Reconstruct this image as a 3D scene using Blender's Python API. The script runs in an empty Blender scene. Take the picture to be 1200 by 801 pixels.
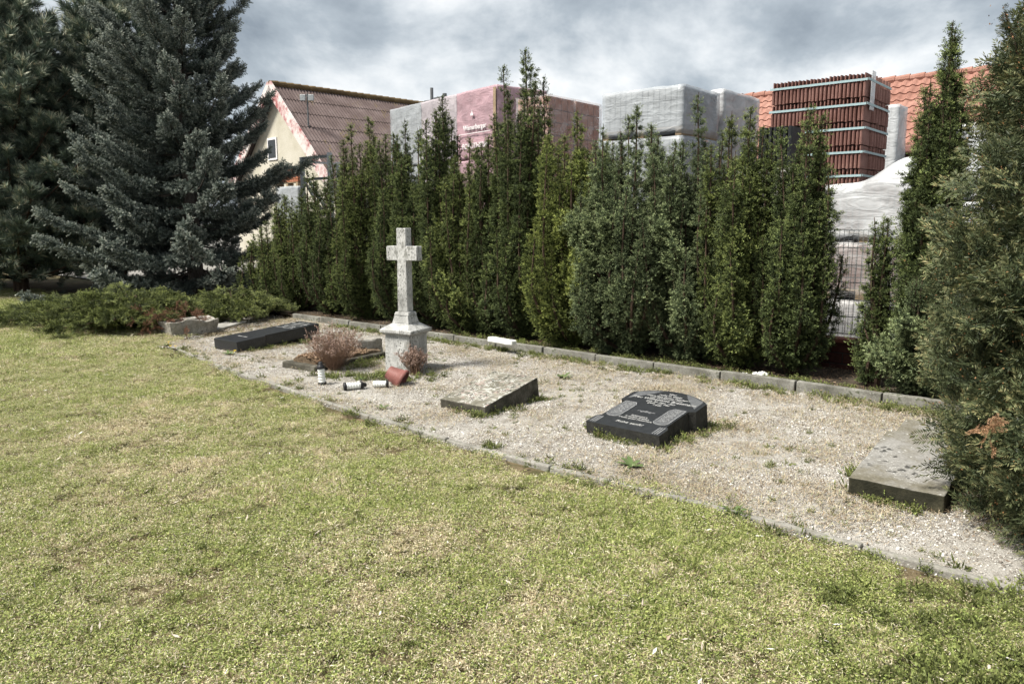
import bpy, bmesh, math, random
import numpy as np
from mathutils import Vector, Matrix, Euler, noise as mn

random.seed(11)
RNG = np.random.default_rng(11)
scene = bpy.context.scene
COL = scene.collection
rad = math.radians

# ------------------------------------------------------------------ camera
F_PX, CX, CY, HZ, CAM_H = 880.0, 600.0, 400.5, 262.0, 1.65
PITCH = math.atan((CY - HZ) / F_PX)
cam_d = bpy.data.cameras.new('camera')
cam_d.sensor_width = 36.0
cam_d.lens = 36.0 * F_PX / 1200.0
cam_d.clip_start = 0.05
cam_d.clip_end = 2000.0
cam = bpy.data.objects.new('camera', cam_d)
COL.objects.link(cam)
cam.location = (0, 0, CAM_H)
cam.rotation_euler = (math.pi / 2 - PITCH, 0, 0)
scene.camera = cam

# ------------------------------------------------------------------ sky, sun, exposure
SUN_AZ, SUN_EL = rad(-116), rad(55)          # azimuth measured clockwise from +Y (negative = left)
world = bpy.data.worlds.new('World')
scene.world = world
world.use_nodes = True
wn, wl = world.node_tree.nodes, world.node_tree.links
wn.clear()
w_out = wn.new('ShaderNodeOutputWorld')
w_bg = wn.new('ShaderNodeBackground')
w_sky = wn.new('ShaderNodeTexSky')
w_sky.sky_type = 'NISHITA'
w_sky.sun_disc = False
w_sky.sun_elevation = SUN_EL
w_sky.sun_rotation = SUN_AZ
w_tc = wn.new('ShaderNodeTexCoord')
w_sep = wn.new('ShaderNodeSeparateXYZ')
wl.new(w_tc.outputs['Generated'], w_sep.inputs[0])
w_add = wn.new('ShaderNodeMath'); w_add.operation = 'ADD'; w_add.inputs[1].default_value = 0.55
wl.new(w_sep.outputs['Z'], w_add.inputs[0])
w_max = wn.new('ShaderNodeMath'); w_max.operation = 'MAXIMUM'; w_max.inputs[1].default_value = 0.08
wl.new(w_add.outputs[0], w_max.inputs[0])
w_cmb = wn.new('ShaderNodeCombineXYZ')
for ax in ('X', 'Y'):
    dv = wn.new('ShaderNodeMath'); dv.operation = 'DIVIDE'
    wl.new(w_sep.outputs[ax], dv.inputs[0]); wl.new(w_max.outputs[0], dv.inputs[1])
    wl.new(dv.outputs[0], w_cmb.inputs[ax])
w_map = wn.new('ShaderNodeMapping')
w_map.inputs['Location'].default_value = (0.6, 4.1, 1.3)
wl.new(w_cmb.outputs[0], w_map.inputs[0])
w_n1 = wn.new('ShaderNodeTexNoise')
w_n1.inputs['Scale'].default_value = 2.3
w_n1.inputs['Detail'].default_value = 7
w_n1.inputs['Roughness'].default_value = 0.56
w_n1.inputs['Distortion'].default_value = 0.15
wl.new(w_map.outputs[0], w_n1.inputs['Vector'])
w_ramp = wn.new('ShaderNodeValToRGB')
el = w_ramp.color_ramp.elements
el[0].position = 0.37; el[0].color = (2.1, 2.5, 2.95, 1)
el[1].position = 0.62; el[1].color = (9.0, 9.1, 9.1, 1)
e = el.new(0.47); e.color = (3.9, 4.4, 4.85, 1)
e = el.new(0.54); e.color = (6.3, 6.7, 7.0, 1)
wl.new(w_n1.outputs['Fac'], w_ramp.inputs[0])
w_mix = wn.new('ShaderNodeMix'); w_mix.data_type = 'RGBA'
w_mix.inputs['Factor'].default_value = 0.94
wl.new(w_sky.outputs[0], w_mix.inputs['A'])
wl.new(w_ramp.outputs[0], w_mix.inputs['B'])
wl.new(w_mix.outputs['Result'], w_bg.inputs['Color'])
w_bg.inputs['Strength'].default_value = 0.07
wl.new(w_bg.outputs[0], w_out.inputs['Surface'])

sun_d = bpy.data.lights.new('sun', 'SUN')
sun_d.energy = 4.6
sun_d.angle = rad(14)
sun_d.color = (1.0, 0.95, 0.86)
sun = bpy.data.objects.new('sun', sun_d)
COL.objects.link(sun)
sdir = Vector((math.sin(SUN_AZ) * math.cos(SUN_EL), math.cos(SUN_AZ) * math.cos(SUN_EL), math.sin(SUN_EL)))
sun.rotation_euler = sdir.to_track_quat('Z', 'Y').to_euler()
sun.location = (-8, -4, 12)

vs = scene.view_settings
vs.view_transform = 'Standard'; vs.look = 'None'; vs.gamma = 1.0
vs.exposure = 0.85
vs.use_curve_mapping = False
scene.cycles.use_light_tree = False; scene.cycles.max_bounces = 4; scene.cycles.diffuse_bounces = 2; scene.cycles.glossy_bounces = 2; scene.cycles.transmission_bounces = 2; scene.cycles.transparent_max_bounces = 8

# ------------------------------------------------------------------ picture -> place helpers
def ray(x, y):
    a, b = (x - CX) / F_PX, -(y - CY) / F_PX
    c, s = math.cos(PITCH), math.sin(PITCH)
    return Vector((a, c + b * s, -s + b * c))
def gp(x, y, z=0.0):
    d = ray(x, y); t = (z - CAM_H) / d.z
    return Vector((d.x * t, d.y * t, z))
def project(p):
    c, s = math.cos(PITCH), math.sin(PITCH)
    z = p[2] - CAM_H; f = p[1] * c - z * s; u = p[1] * s + z * c
    if f < 0.05: return (-9999, -9999)
    return (CX + F_PX * p[0] / f, CY - F_PX * u / f)
K0 = Vector((3.56, 6.63, 0)); U = Vector((-.756, .655, 0)).normalized(); N = Vector((.655, .756, 0)).normalized()
ROW = math.atan2(-U.y, -U.x)                 # heading of the row, left to right
def on_line(px, d):
    """ground point seen in column px on the line d metres behind the rear kerb"""
    dr = Vector(((px - CX) / 891.0, 1, 0))
    t = (d + K0.dot(N)) / dr.dot(N)
    return dr * t
def z_at(p, y):
    d = ray(CX + F_PX * 0, y)
    # height of picture row y at horizontal distance p.y
    return CAM_H + (d.z / d.y) * p.y

# ------------------------------------------------------------------ object helpers
def tag(o, label=None, cat=None, group=None, kind=None):
    if label: o['label'] = label
    if cat: o['category'] = cat
    if group: o['group'] = group
    if kind: o['kind'] = kind
    return o
def thing(name, label, cat, loc=(0, 0, 0), rz=0.0, group=None):
    o = bpy.data.objects.new(name, None)
    o.empty_display_size = 0.2
    COL.objects.link(o)
    o.location = loc; o.rotation_euler = (0, 0, rz)
    return tag(o, label, cat, group)
def link(name, me, mat=None, parent=None):
    if mat is not None and not me.materials: me.materials.append(mat)
    o = bpy.data.objects.new(name, me)
    COL.objects.link(o)
    if parent: o.parent = parent
    return o
def obj(name, bm, mat, parent=None, smooth=False):
    me = bpy.data.meshes.new(name)
    bm.to_mesh(me); bm.free()
    if smooth:
        for p in me.polygons: p.use_smooth = True
    return link(name, me, mat, parent)
def pydata(name, v, f, mat=None, parent=None, smooth=False):
    me = bpy.data.meshes.new(name)
    me.from_pydata([tuple(p) for p in v], [], [tuple(q) for q in f]); me.update()
    if smooth:
        for p in me.polygons: p.use_smooth = True
    return link(name, me, mat, parent)
def box(bm, c, s, rot=None):
    g = bmesh.ops.create_cube(bm, size=1.0)
    m = Matrix.Translation(c) @ (rot.to_4x4() if rot else Matrix.Identity(4)) @ Matrix.Diagonal((s[0], s[1], s[2], 1))
    bmesh.ops.transform(bm, matrix=m, verts=g['verts'])
    return g['verts']
def bevel(bm, w, seg=2):
    bmesh.ops.bevel(bm, geom=list(bm.edges), offset=w, segments=seg, affect='EDGES', profile=0.5)
def tube(bm, pts, radii, n=7, cap=True):
    pts = [Vector(p) for p in pts]; rings = []
    for i, p in enumerate(pts):
        d = (pts[min(i + 1, len(pts) - 1)] - pts[max(i - 1, 0)]).normalized()
        a = d.orthogonal().normalized(); b = d.cross(a)
        r = radii[i] if hasattr(radii, '__len__') else radii
        rings.append([bm.verts.new(p + (a * math.cos(2 * math.pi * k / n) + b * math.sin(2 * math.pi * k / n)) * r) for k in range(n)])
    for i in range(len(rings) - 1):
        # keep ring starts aligned
        r0, r1 = rings[i], rings[i + 1]
        off = min(range(n), key=lambda k: (r1[k].co - r0[0].co).length)
        for k in range(n):
            bm.faces.new((r0[k], r0[(k + 1) % n], r1[(k + 1 + off) % n], r1[(k + off) % n]))
        rings[i + 1] = [r1[(k + off) % n] for k in range(n)]
    if cap:
        bm.faces.new(list(reversed(rings[0]))); bm.faces.new(rings[-1])
def lathe(bm, prof, n=24, closed=False):
    rings = []
    for r, z in prof:
        rings.append([bm.verts.new((r * math.cos(2 * math.pi * k / n), r * math.sin(2 * math.pi * k / n), z)) for k in range(n)])
    for a, b in zip(rings[:-1], rings[1:]):
        for k in range(n):
            bm.faces.new((a[k], a[(k + 1) % n], b[(k + 1) % n], b[k]))
    return rings
def prism(bm, outline, z0, z1):
    lo = [bm.verts.new((x, y, z0)) for x, y in outline]; hi = [bm.verts.new((x, y, z1)) for x, y in outline]
    n = len(outline)
    bm.faces.new(list(reversed(lo))); bm.faces.new(hi)
    for k in range(n): bm.faces.new((lo[k], lo[(k + 1) % n], hi[(k + 1) % n], hi[k]))
def roughen(bm, amp, scale, seed=0, maxlen=0.06, keep_bottom=False):
    """subdivide until edges are short, then push the vertices about with noise"""
    for _ in range(6):
        es = [e for e in bm.edges if e.calc_length() > maxlen]
        if not es: break
        bmesh.ops.subdivide_edges(bm, edges=es, cuts=1, use_grid_fill=True)
    bmesh.ops.triangulate(bm, faces=[f for f in bm.faces if len(f.verts) > 4])
    off = Vector((seed * 7.3, seed * 3.1, seed * 1.7))
    for v in bm.verts:
        d = mn.noise_vector(v.co * scale + off) * amp + mn.noise_vector(v.co * scale * 3.7 + off) * amp * .45
        v.co += d
def text_mesh(s, size, extrude=0.0012, shear=0.0, offset=0.0, width=None):
    c = bpy.data.curves.new('txt', 'FONT')
    c.body = s; c.size = size; c.extrude = extrude; c.align_x = 'CENTER'; c.shear = shear; c.offset = offset
    c.resolution_u = 3
    o = bpy.data.objects.new('txt', c)
    COL.objects.link(o)
    dg = bpy.context.evaluated_depsgraph_get(); dg.update()
    me = bpy.data.meshes.new_from_object(o.evaluated_get(dg))
    bpy.data.objects.remove(o); bpy.data.curves.remove(c)
    if width:
        xs = [v.co.x for v in me.vertices]; k = width / (max(xs) - min(xs))
        for v in me.vertices: v.co.x *= k
    return me

# ------------------------------------------------------------------ materials
class NT:
    def __init__(s, name):
        s.m = bpy.data.materials.new(name); s.m.use_nodes = True
        s.n, s.l = s.m.node_tree.nodes, s.m.node_tree.links
        s.n.clear(); s.out = s.n.new('ShaderNodeOutputMaterial')
    def new(s, t, **kw):
        nd = s.n.new('ShaderNode' + t)
        for k, v in kw.items(): setattr(nd, k, v)
        return nd
    def coord(s, kind='Object', scale=(1, 1, 1)):
        if kind == 'World': o = s.new('NewGeometry').outputs['Position']
        else: o = s.new('TexCoord').outputs[kind]
        if scale != (1, 1, 1):
            mp = s.new('Mapping'); mp.inputs['Scale'].default_value = scale
            s.l.new(o, mp.inputs[0]); o = mp.outputs[0]
        return o
    def noise(s, vec, scale, detail=6, rough=.6, dist=0.0):
        nd = s.new('TexNoise'); nd.inputs['Scale'].default_value = scale
        nd.inputs['Detail'].default_value = detail; nd.inputs['Roughness'].default_value = rough
        nd.inputs['Distortion'].default_value = dist
        s.l.new(vec, nd.inputs['Vector']); return nd.outputs['Fac']
    def voro(s, vec, scale, feature='F1', out='Distance'):
        nd = s.new('TexVoronoi', feature=feature); nd.inputs['Scale'].default_value = scale
        s.l.new(vec, nd.inputs['Vector']); return nd.outputs[out]
    def ramp(s, fac, stops, interp='LINEAR'):
        nd = s.new('ValToRGB'); r = nd.color_ramp; r.interpolation = interp
        while len(r.elements) < len(stops): r.elements.new(.5)
        for e_, (p, c) in zip(r.elements, stops):
            e_.position = p; e_.color = (c[0], c[1], c[2], 1) if hasattr(c, '__len__') else (c, c, c, 1)
        s.l.new(fac, nd.inputs[0]); return nd.outputs['Color']
    def mix(s, fac, a, b, mode='MIX'):
        nd = s.new('Mix', data_type='RGBA', blend_type=mode)
        for sock, v in (('Factor', fac), ('A', a), ('B', b)):
            i = nd.inputs[sock]
            if isinstance(v, bpy.types.NodeSocket): s.l.new(v, i)
            elif hasattr(v, '__len__'): i.default_value = (v[0], v[1], v[2], 1)
            else: i.default_value = v
        return nd.outputs['Result']
    def math(s, op, a, b=0.0, clamp=False):
        nd = s.new('Math', operation=op, use_clamp=clamp)
        for i, v in enumerate((a, b)):
            if isinstance(v, bpy.types.NodeSocket): s.l.new(v, nd.inputs[i])
            else: nd.inputs[i].default_value = v
        return nd.outputs[0]
    def attr(s, name, typ='GEOMETRY'):
        nd = s.new('Attribute'); nd.attribute_name = name; nd.attribute_type = typ
        return nd.outputs['Fac']
    def bump(s, h, strength=.4, dist=.01):
        nd = s.new('Bump'); nd.inputs['Strength'].default_value = strength; nd.inputs['Distance'].default_value = dist
        s.l.new(h, nd.inputs['Height']); return nd.outputs[0]
    def principled(s, col, rough=.8, normal=None, metal=0.0, spec=.3):
        p = s.new('BsdfPrincipled')
        for k, v in (('Base Color', col), ('Roughness', rough), ('Metallic', metal)):
            if isinstance(v, bpy.types.NodeSocket): s.l.new(v, p.inputs[k])
            elif hasattr(v, '__len__'): p.inputs[k].default_value = (v[0], v[1], v[2], 1)
            else: p.inputs[k].default_value = v
        p.inputs['Specular IOR Level'].default_value = spec
        if normal is not None: s.l.new(normal, p.inputs['Normal'])
        s.l.new(p.outputs[0], s.out.inputs['Surface']); return p
def stone_mat(name, stops, scale=6, spots=None, rough=.9, bump=.5, bscale=60, coords='Object', spec=.2, metal=0.0, bdist=.006, stretch=(1, 1, 1)):
    t = NT(name); c = t.coord(coords, stretch)
    n = t.noise(c, scale, 5, .65)
    col = t.ramp(n, stops)
    fine = t.noise(c, bscale, 3, .7)
    col = t.mix(.55, col, t.ramp(fine, [(.3, .45), (.72, 1.25)]), 'MULTIPLY')
    for sp in (spots or []):
        colour, sc, lo, hi, gate = sp
        wob = t.new('VectorMath', operation='ADD'); dn = t.new('TexNoise'); dn.inputs['Scale'].default_value = sc * 1.3; dn.inputs['Detail'].default_value = 2
        t.l.new(c, dn.inputs['Vector']); sv_ = t.new('VectorMath', operation='SCALE'); sv_.inputs['Scale'].default_value = 1.1 / sc
        t.l.new(dn.outputs['Color'], sv_.inputs[0]); t.l.new(c, wob.inputs[0]); t.l.new(sv_.outputs[0], wob.inputs[1])
        v = t.voro(wob.outputs[0], sc); w = t.noise(c, gate, 3, .6)
        m = t.math('MULTIPLY', t.ramp(v, [(lo * .55, .85), (lo, 0.0)]), t.ramp(w, [(hi, 0.0), (hi + .10, 1.0)]))
        col = t.mix(m, col, colour)
    t.principled(col, rough, t.bump(fine, bump, bdist), metal, spec)
    return t.m
def plain(name, col, rough=.6, metal=0.0, var=.25, scale=20, spec=.3):
    t = NT(name); c = t.coord('Object')
    n = t.noise(c, scale, 6, .6)
    k = t.ramp(n, [(.25, 1 - var), (.75, 1 + var)])
    t.principled(t.mix(1.0, col, k, 'MULTIPLY'), rough, t.bump(n, .15, .003), metal, spec)
    return t.m
def foliage_mat(name, dark, mid, tip, trans=.22, tip2=None, rough=.55):
    """needle colour: t = position along the shoot, tone = per clump, c = per needle"""
    t = NT(name)
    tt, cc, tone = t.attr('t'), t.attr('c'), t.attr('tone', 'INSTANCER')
    col = t.mix(t.ramp(tt, [(.15, 0.), (.85, 1.)]), dark, mid)  # paler young tips; inner needles darkened to paint shade between clumps
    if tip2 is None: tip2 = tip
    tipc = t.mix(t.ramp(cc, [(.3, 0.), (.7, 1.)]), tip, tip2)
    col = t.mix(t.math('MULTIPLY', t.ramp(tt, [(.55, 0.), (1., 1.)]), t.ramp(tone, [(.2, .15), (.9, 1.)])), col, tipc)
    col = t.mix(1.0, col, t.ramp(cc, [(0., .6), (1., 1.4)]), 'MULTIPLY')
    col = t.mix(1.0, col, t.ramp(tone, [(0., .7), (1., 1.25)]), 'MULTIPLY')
    d = t.new('BsdfPrincipled'); d.inputs['Roughness'].default_value = rough; d.inputs['Specular IOR Level'].default_value = .25
    t.l.new(col, d.inputs['Base Color'])
    if trans <= 0:
        t.l.new(d.outputs[0], t.out.inputs['Surface']); return t.m
    tr = t.new('BsdfTranslucent'); t.l.new(col, tr.inputs['Color'])
    ms = t.new('MixShader'); ms.inputs[0].default_value = trans
    t.l.new(d.outputs[0], ms.inputs[1]); t.l.new(tr.outputs[0], ms.inputs[2])
    t.l.new(ms.outputs[0], t.out.inputs['Surface'])
    return t.m

MAT = {}
MAT['concrete'] = stone_mat('concrete', [(.25, (.16, .155, .14)), (.5, (.33, .32, .295)), (.75, (.46, .45, .42))], 3.5, bump=.5, bscale=90)
MAT['kerb'] = stone_mat('kerb_concrete', [(.25, (.08, .078, .062)), (.45, (.17, .165, .145)), (.6, (.25, .245, .22)), (.78, (.33, .325, .295))], 4, [((.06, .07, .035), 22, .5, .5, 4), ((.36, .36, .33), 50, .3, .55, 6)], bump=.6, bscale=70, coords='World')
MAT['edging'] = stone_mat('edging_concrete', [(.25, (.13, .125, .10)), (.5, (.25, .24, .215)), (.75, (.37, .355, .325))], 4, [((.10, .12, .05), 25, .45, .48, 4)], bump=.7, bscale=80, coords='World')
MAT['white_stone'] = stone_mat('white_stone', [(.27, (.12, .12, .112)), (.39, (.31, .31, .30)), (.51, (.47, .47, .457)), (.75, (.56, .56, .548))], 4, [((.05, .05, .046), 60, .40, .44, 5), ((.18, .18, .165), 22, .6, .48, 4)], bump=.5, bscale=70, stretch=(1, 1, .45))
MAT['lichen_slab'] = stone_mat('lichen_slab', [(.25, (.075, .07, .05)), (.5, (.19, .18, .145)), (.75, (.31, .30, .26))], 5,
    [((.44, .44, .41), 20, .55, .42, 4), ((.22, .15, .125), 20, .5, .46, 6), ((.03, .03, .026), 26, .5, .44, 7), ((.52, .52, .49), 48, .42, .44, 8), ((.42, .26, .07), 60, .3, .64, 3)], bump=.8, bscale=60)
MAT['moss_slab'] = stone_mat('moss_slab', [(.28, (.085, .076, .045)), (.42, (.17, .158, .125)), (.54, (.245, .238, .222)), (.75, (.31, .305, .292))], 2.2,
    [((.42, .42, .40), 60, .28, .50, 5), ((.02, .02, .018), 16, .40, .50, 5), ((.50, .50, .48), 34, .30, .52, 7)], bump=.6, bscale=80)
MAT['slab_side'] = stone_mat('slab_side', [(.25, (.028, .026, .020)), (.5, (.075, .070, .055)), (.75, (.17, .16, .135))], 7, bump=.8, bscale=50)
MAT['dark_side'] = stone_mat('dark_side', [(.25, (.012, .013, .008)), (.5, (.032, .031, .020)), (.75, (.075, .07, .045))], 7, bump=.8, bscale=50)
MAT['trough_stone'] = stone_mat('trough_stone', [(.25, (.17, .155, .13)), (.5, (.33, .31, .275)), (.75, (.47, .45, .41))], 8, [((.09, .08, .07), 30, .35, .5, 5)], bump=.9, bscale=45)
MAT['black_granite'] = stone_mat('black_granite', [(.3, (.011, .012, .014)), (.7, (.026, .028, .031))], 30, [((.12, .12, .12), 160, .16, .5, 40)], rough=.38, bump=.12, bscale=120, spec=.45)
MAT['granite_side'] = stone_mat('granite_side', [(.3, (.018, .018, .017)), (.7, (.05, .05, .045))], 20, rough=.7, bump=.8, bscale=70)
MAT['etched'] = stone_mat('etched_granite', [(.3, (.17, .175, .18)), (.7, (.30, .305, .31))], 40, rough=.8, bump=.4, bscale=140)
MAT['etched_dark'] = stone_mat('etched_granite_dark', [(.3, (.07, .073, .078)), (.7, (.13, .135, .14))], 40, rough=.7, bump=.3, bscale=140)
MAT['inscription'] = plain('inscription_paint', (.40, .40, .39), .7, var=.35, scale=60)
MAT['soil'] = stone_mat('soil', [(.25, (.025, .02, .015)), (.5, (.06, .048, .034)), (.75, (.11, .09, .065))], 5, bump=1.0, bscale=40, coords='World', bdist=.02)
MAT['yard'] = stone_mat('yard_concrete', [(.25, (.14, .135, .125)), (.75, (.30, .29, .27))], .6, bump=.4, bscale=20, coords='World')
MAT['leaf_soil'] = stone_mat('leaf_soil', [(.25, (.06, .045, .03)), (.5, (.16, .115, .075)), (.75, (.30, .24, .17))], 9, bump=1.0, bscale=40, bdist=.02)
MAT['bark'] = stone_mat('bark', [(.25, (.03, .02, .014)), (.5, (.075, .05, .035)), (.75, (.14, .10, .075))], 12, bump=1., bscale=40, bdist=.02, stretch=(1, 1, .3))
MAT['grey_bark'] = stone_mat('grey_bark', [(.25, (.035, .03, .026)), (.5, (.08, .07, .06)), (.75, (.15, .135, .12))], 12, bump=1., bscale=40, bdist=.02, stretch=(1, 1, .3))
MAT['terracotta'] = stone_mat('pot_plastic', [(.3, (.15, .060, .050)), (.7, (.25, .105, .092))], 9, rough=.55, bump=.15, bscale=90)
MAT['black_plastic'] = plain('black_plastic', (.018, .018, .02), .45)
MAT['white_plastic'] = plain('white_plastic', (.72, .73, .70), .4, var=.08)
MAT['galvanised'] = stone_mat('galvanised_steel', [(.3, (.30, .32, .33)), (.7, (.50, .52, .53))], 14, rough=.5, bump=.1, bscale=90, metal=.45, spec=.5)
MAT['mesh_wire'] = plain('fence_wire', (.36, .38, .37), .5, .4)
MAT['fence_post'] = plain('fence_post', (.28, .27, .25), .6)
MAT['clinker'] = stone_mat('clinker_brick', [(.3, (.055, .022, .018)), (.55, (.10, .04, .03)), (.75, (.15, .065, .05))], 6, bump=.5, bscale=70, coords='World')
MAT['clinker_cap'] = stone_mat('clinker_cap', [(.3, (.16, .06, .045)), (.7, (.27, .11, .08))], 6, bump=.4, bscale=70, coords='World')
MAT['mortar'] = plain('mortar', (.06, .055, .05), .95)
MAT['roof_tile'] = stone_mat('roof_tile_clay', [(.3, (.17, .085, .070)), (.55, (.245, .132, .112)), (.75, (.31, .18, .155))], 3, bump=.3, bscale=60, coords='World')
MAT['black_tile'] = stone_mat('roof_tile_black', [(.3, (.018, .019, .021)), (.7, (.042, .044, .047))], 6, rough=.5, bump=.2, bscale=60)
MAT['orange_block'] = stone_mat('clay_block', [(.3, (.27, .10, .055)), (.55, (.37, .15, .085)), (.75, (.44, .20, .125))], 4, bump=.5, bscale=50)
MAT['grey_block'] = stone_mat('grey_block', [(.3, (.24, .25, .26)), (.7, (.38, .39, .40))], 4, bump=.4, bscale=50)
MAT['brown_block'] = stone_mat('brown_block', [(.3, (.10, .05, .04)), (.7, (.19, .095, .075))], 4, bump=.4, bscale=50)
MAT['wood'] = stone_mat('pallet_wood', [(.3, (.22, .16, .10)), (.7, (.40, .31, .21))], 5, bump=.4, bscale=60, stretch=(.3, 1, 1))
MAT['strap'] = plain('strap_band', (.28, .38, .40), .5, var=.1)
MAT['cream'] = stone_mat('cream_render', [(.25, (.42, .39, .31)), (.5, (.52, .49, .41)), (.75, (.58, .55, .48))], 1.2, bump=.3, bscale=40)
MAT['verge'] = stone_mat('verge_paint', [(.40, (.36, .13, .13)), (.47, (.52, .36, .35)), (.54, (.64, .58, .56)), (.75, (.70, .66, .64))], 1.7, bump=.4, bscale=40)
MAT['roof_sheet'] = stone_mat('roof_sheet', [(.25, (.068, .048, .045)), (.5, (.122, .092, .088)), (.75, (.175, .138, .134))], 1.4, [((.13, .10, .045), 9, .5, .55, 1.2)], bump=.5, bscale=30, coords='World')
MAT['ridge'] = stone_mat('ridge_tile', [(.25, (.07, .045, .025)), (.5, (.13, .09, .045)), (.75, (.20, .14, .07))], 2, bump=.5, bscale=30, coords='World')
MAT['red_roof'] = stone_mat('red_pantile', [(.25, (.21, .10, .075)), (.5, (.31, .16, .125)), (.75, (.39, .225, .18))], 1.6, bump=.3, bscale=25, coords='World')
MAT['chimney_brick'] = stone_mat('chimney_brick', [(.3, (.14, .07, .05)), (.7, (.26, .16, .12))], 5, bump=.5, bscale=40)
MAT['dark_glass'] = plain('dark_glass', (.02, .022, .025), .15, spec=.5)
MAT['lead'] = plain('lead_grey', (.12, .125, .13), .5)
MAT['dry_stem'] = plain('dry_stem', (.20, .125, .085), .8, var=.4)
MAT['dry_flower'] = plain('dry_flower', (.27, .19, .155), .85, var=.4)
MAT['weed'] = foliage_mat('weed_leaf', (.06, .075, .025), (.15, .175, .055), (.30, .30, .12), .25, tip2=(.20, .25, .07))
MAT['rosette'] = plain('rosette_leaf', (.085, .125, .042), .6, var=.4)
MAT['petal'] = plain('dandelion_petal', (.75, .52, .03), .6)
MAT['yew'] = None

def film_mat(name, tint, alpha, vary=.16):
    t = NT(name); c = t.coord('Object', (1, 1, 1.6))
    n = t.noise(c, 2.2, 5, .6, .8)
    k = t.ramp(n, [(.3, 1 - vary), (.7, 1 + vary)])
    wr = t.noise(t.coord('Object', (.6, .6, 1.8)), 2.6, 3, .5, 1.6)
    fold = t.math('ABSOLUTE', t.math('SUBTRACT', wr, .5)); ridge = t.ramp(fold, [(0., 1.), (.10, .35), (.25, 0.)])
    crease = t.ramp(fold, [(.0, 1.), (.018, 0.)])
    col = t.mix(t.math('MULTIPLY', crease, .05), t.mix(1., tint, k, 'MULTIPLY'), (.72, .73, .75))
    p = t.principled(col, .32, t.bump(ridge, .28, .025), 0, .4)
    a = t.math('ADD', t.ramp(n, [(.3, alpha - .16), (.7, alpha + .12)]), t.math('MULTIPLY', crease, .04), True)
    t.l.new(a, p.inputs['Alpha'])
    return t.m
MAT['film_grey'] = film_mat('film_grey', (.46, .49, .52), .52, .08)
MAT['film_white'] = film_mat('film_white', (.60, .62, .64), .62)
MAT['film_clear'] = film_mat('film_clear', (.62, .60, .60), .30)
MAT['film_pink'] = film_mat('film_pink', (.50, .45, .48), .74)
MAT['film_print'] = film_mat('film_print', (.44, .29, .325), .82)
MAT['print_white'] = plain('print_white', (.68, .66, .67), .5, var=.1)

# ground materials -------------------------------------------------
def lawn_ground():
    t = NT('lawn_ground'); c = t.coord('World')
    a = t.noise(c, .9, 6, .6); b = t.noise(c, 9, 8, .7); f = t.noise(c, 120, 4, .7)
    col = t.ramp(t.math('ADD', t.math('MULTIPLY', a, .5), t.math('MULTIPLY', b, .5)),
        [(.32, (.05, .055, .022)), (.46, (.10, .09, .045)), (.56, (.16, .125, .075)), (.7, (.27, .215, .145))])
    col = t.mix(.7, col, t.ramp(f, [(.3, .4), (.7, 1.3)]), 'MULTIPLY')
    t.principled(col, .95, t.bump(f, .8, .01), 0, .1); return t.m
def gravel_ground():
    t = NT('gravel_ground'); c = t.coord('World')
    a = t.noise(c, .8, 6, .6); b = t.noise(c, 7, 8, .7); f = t.noise(c, 160, 4, .75); g = t.voro(c, 95)
    col = t.ramp(t.math('ADD', t.math('MULTIPLY', a, .45), t.math('MULTIPLY', b, .55)),
        [(.33, (.115, .102, .080)), (.42, (.25, .23, .198)), (.52, (.405, .385, .350)), (.7, (.50, .485, .455))])
    col = t.mix(.8, col, t.ramp(f, [(.3, .45), (.7, 1.3)]), 'MULTIPLY')
    col = t.mix(.5, col, t.ramp(g, [(.1, 1.15), (.7, .6)]), 'MULTIPLY')
    t.principled(col, .95, t.bump(g, .7, .008), 0, .1); return t.m
MAT['lawn_ground'] = lawn_ground(); MAT['gravel_ground'] = gravel_ground()
def grass_blade():
    t = NT('grass_blade'); c = t.coord('World'); cc, tt = t.attr('c'), t.attr('t')
    a = t.noise(c, .55, 5, .6, .5); b = t.noise(c, 2.6, 6, .65, .6); d = t.noise(c, 11, 4, .6)
    f = t.math('ADD', t.math('ADD', t.math('MULTIPLY', a, .55), t.math('MULTIPLY', b, .70)), t.math('MULTIPLY', d, .30))
    f = t.ramp(f, [(.61, .13), (.77, .45), (.93, .90)])
    dry = t.ramp(t.math('SUBTRACT', t.math('ADD', f, t.math('MULTIPLY', t.noise(c, 60, 2), .1)), cc), [(.0, 0.), (.12, 1.)])
    cr = t.attr('r')
    green = t.ramp(cr, [(0., (.062, .085, .024)), (.25, (.19, .235, .066)), (.6, (.355, .395, .130)), (.85, (.51, .515, .215)), (1., (.70, .69, .40))])
    straw = t.ramp(cr, [(0., (.13, .09, .05)), (.2, (.38, .30, .175)), (.55, (.70, .615, .42)), (1., (.87, .82, .66))])
    col = t.mix(dry, green, straw)
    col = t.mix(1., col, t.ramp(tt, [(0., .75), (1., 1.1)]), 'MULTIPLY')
    p = t.new('BsdfPrincipled'); p.inputs['Roughness'].default_value = .6; p.inputs['Specular IOR Level'].default_value = .25
    tr = t.new('BsdfTranslucent'); ms = t.new('MixShader'); ms.inputs[0].default_value = .3
    t.l.new(col, p.inputs['Base Color']); t.l.new(col, tr.inputs['Color'])
    t.l.new(p.outputs[0], ms.inputs[1]); t.l.new(tr.outputs[0], ms.inputs[2]); t.l.new(ms.outputs[0], t.out.inputs['Surface'])
    return t.m
MAT['grass'] = grass_blade()
def simple_attr(name, stops, rough=.85, trans=0.0):
    t = NT(name); col = t.ramp(t.attr('c'), stops)
    p = t.principled(col, rough, None, 0, .15); return t.m
MAT['pebble'] = simple_attr('pebble', [(0., (.14, .12, .10)), (.3, (.32, .295, .262)), (.65, (.50, .475, .44)), (1., (.68, .66, .625))])
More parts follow.
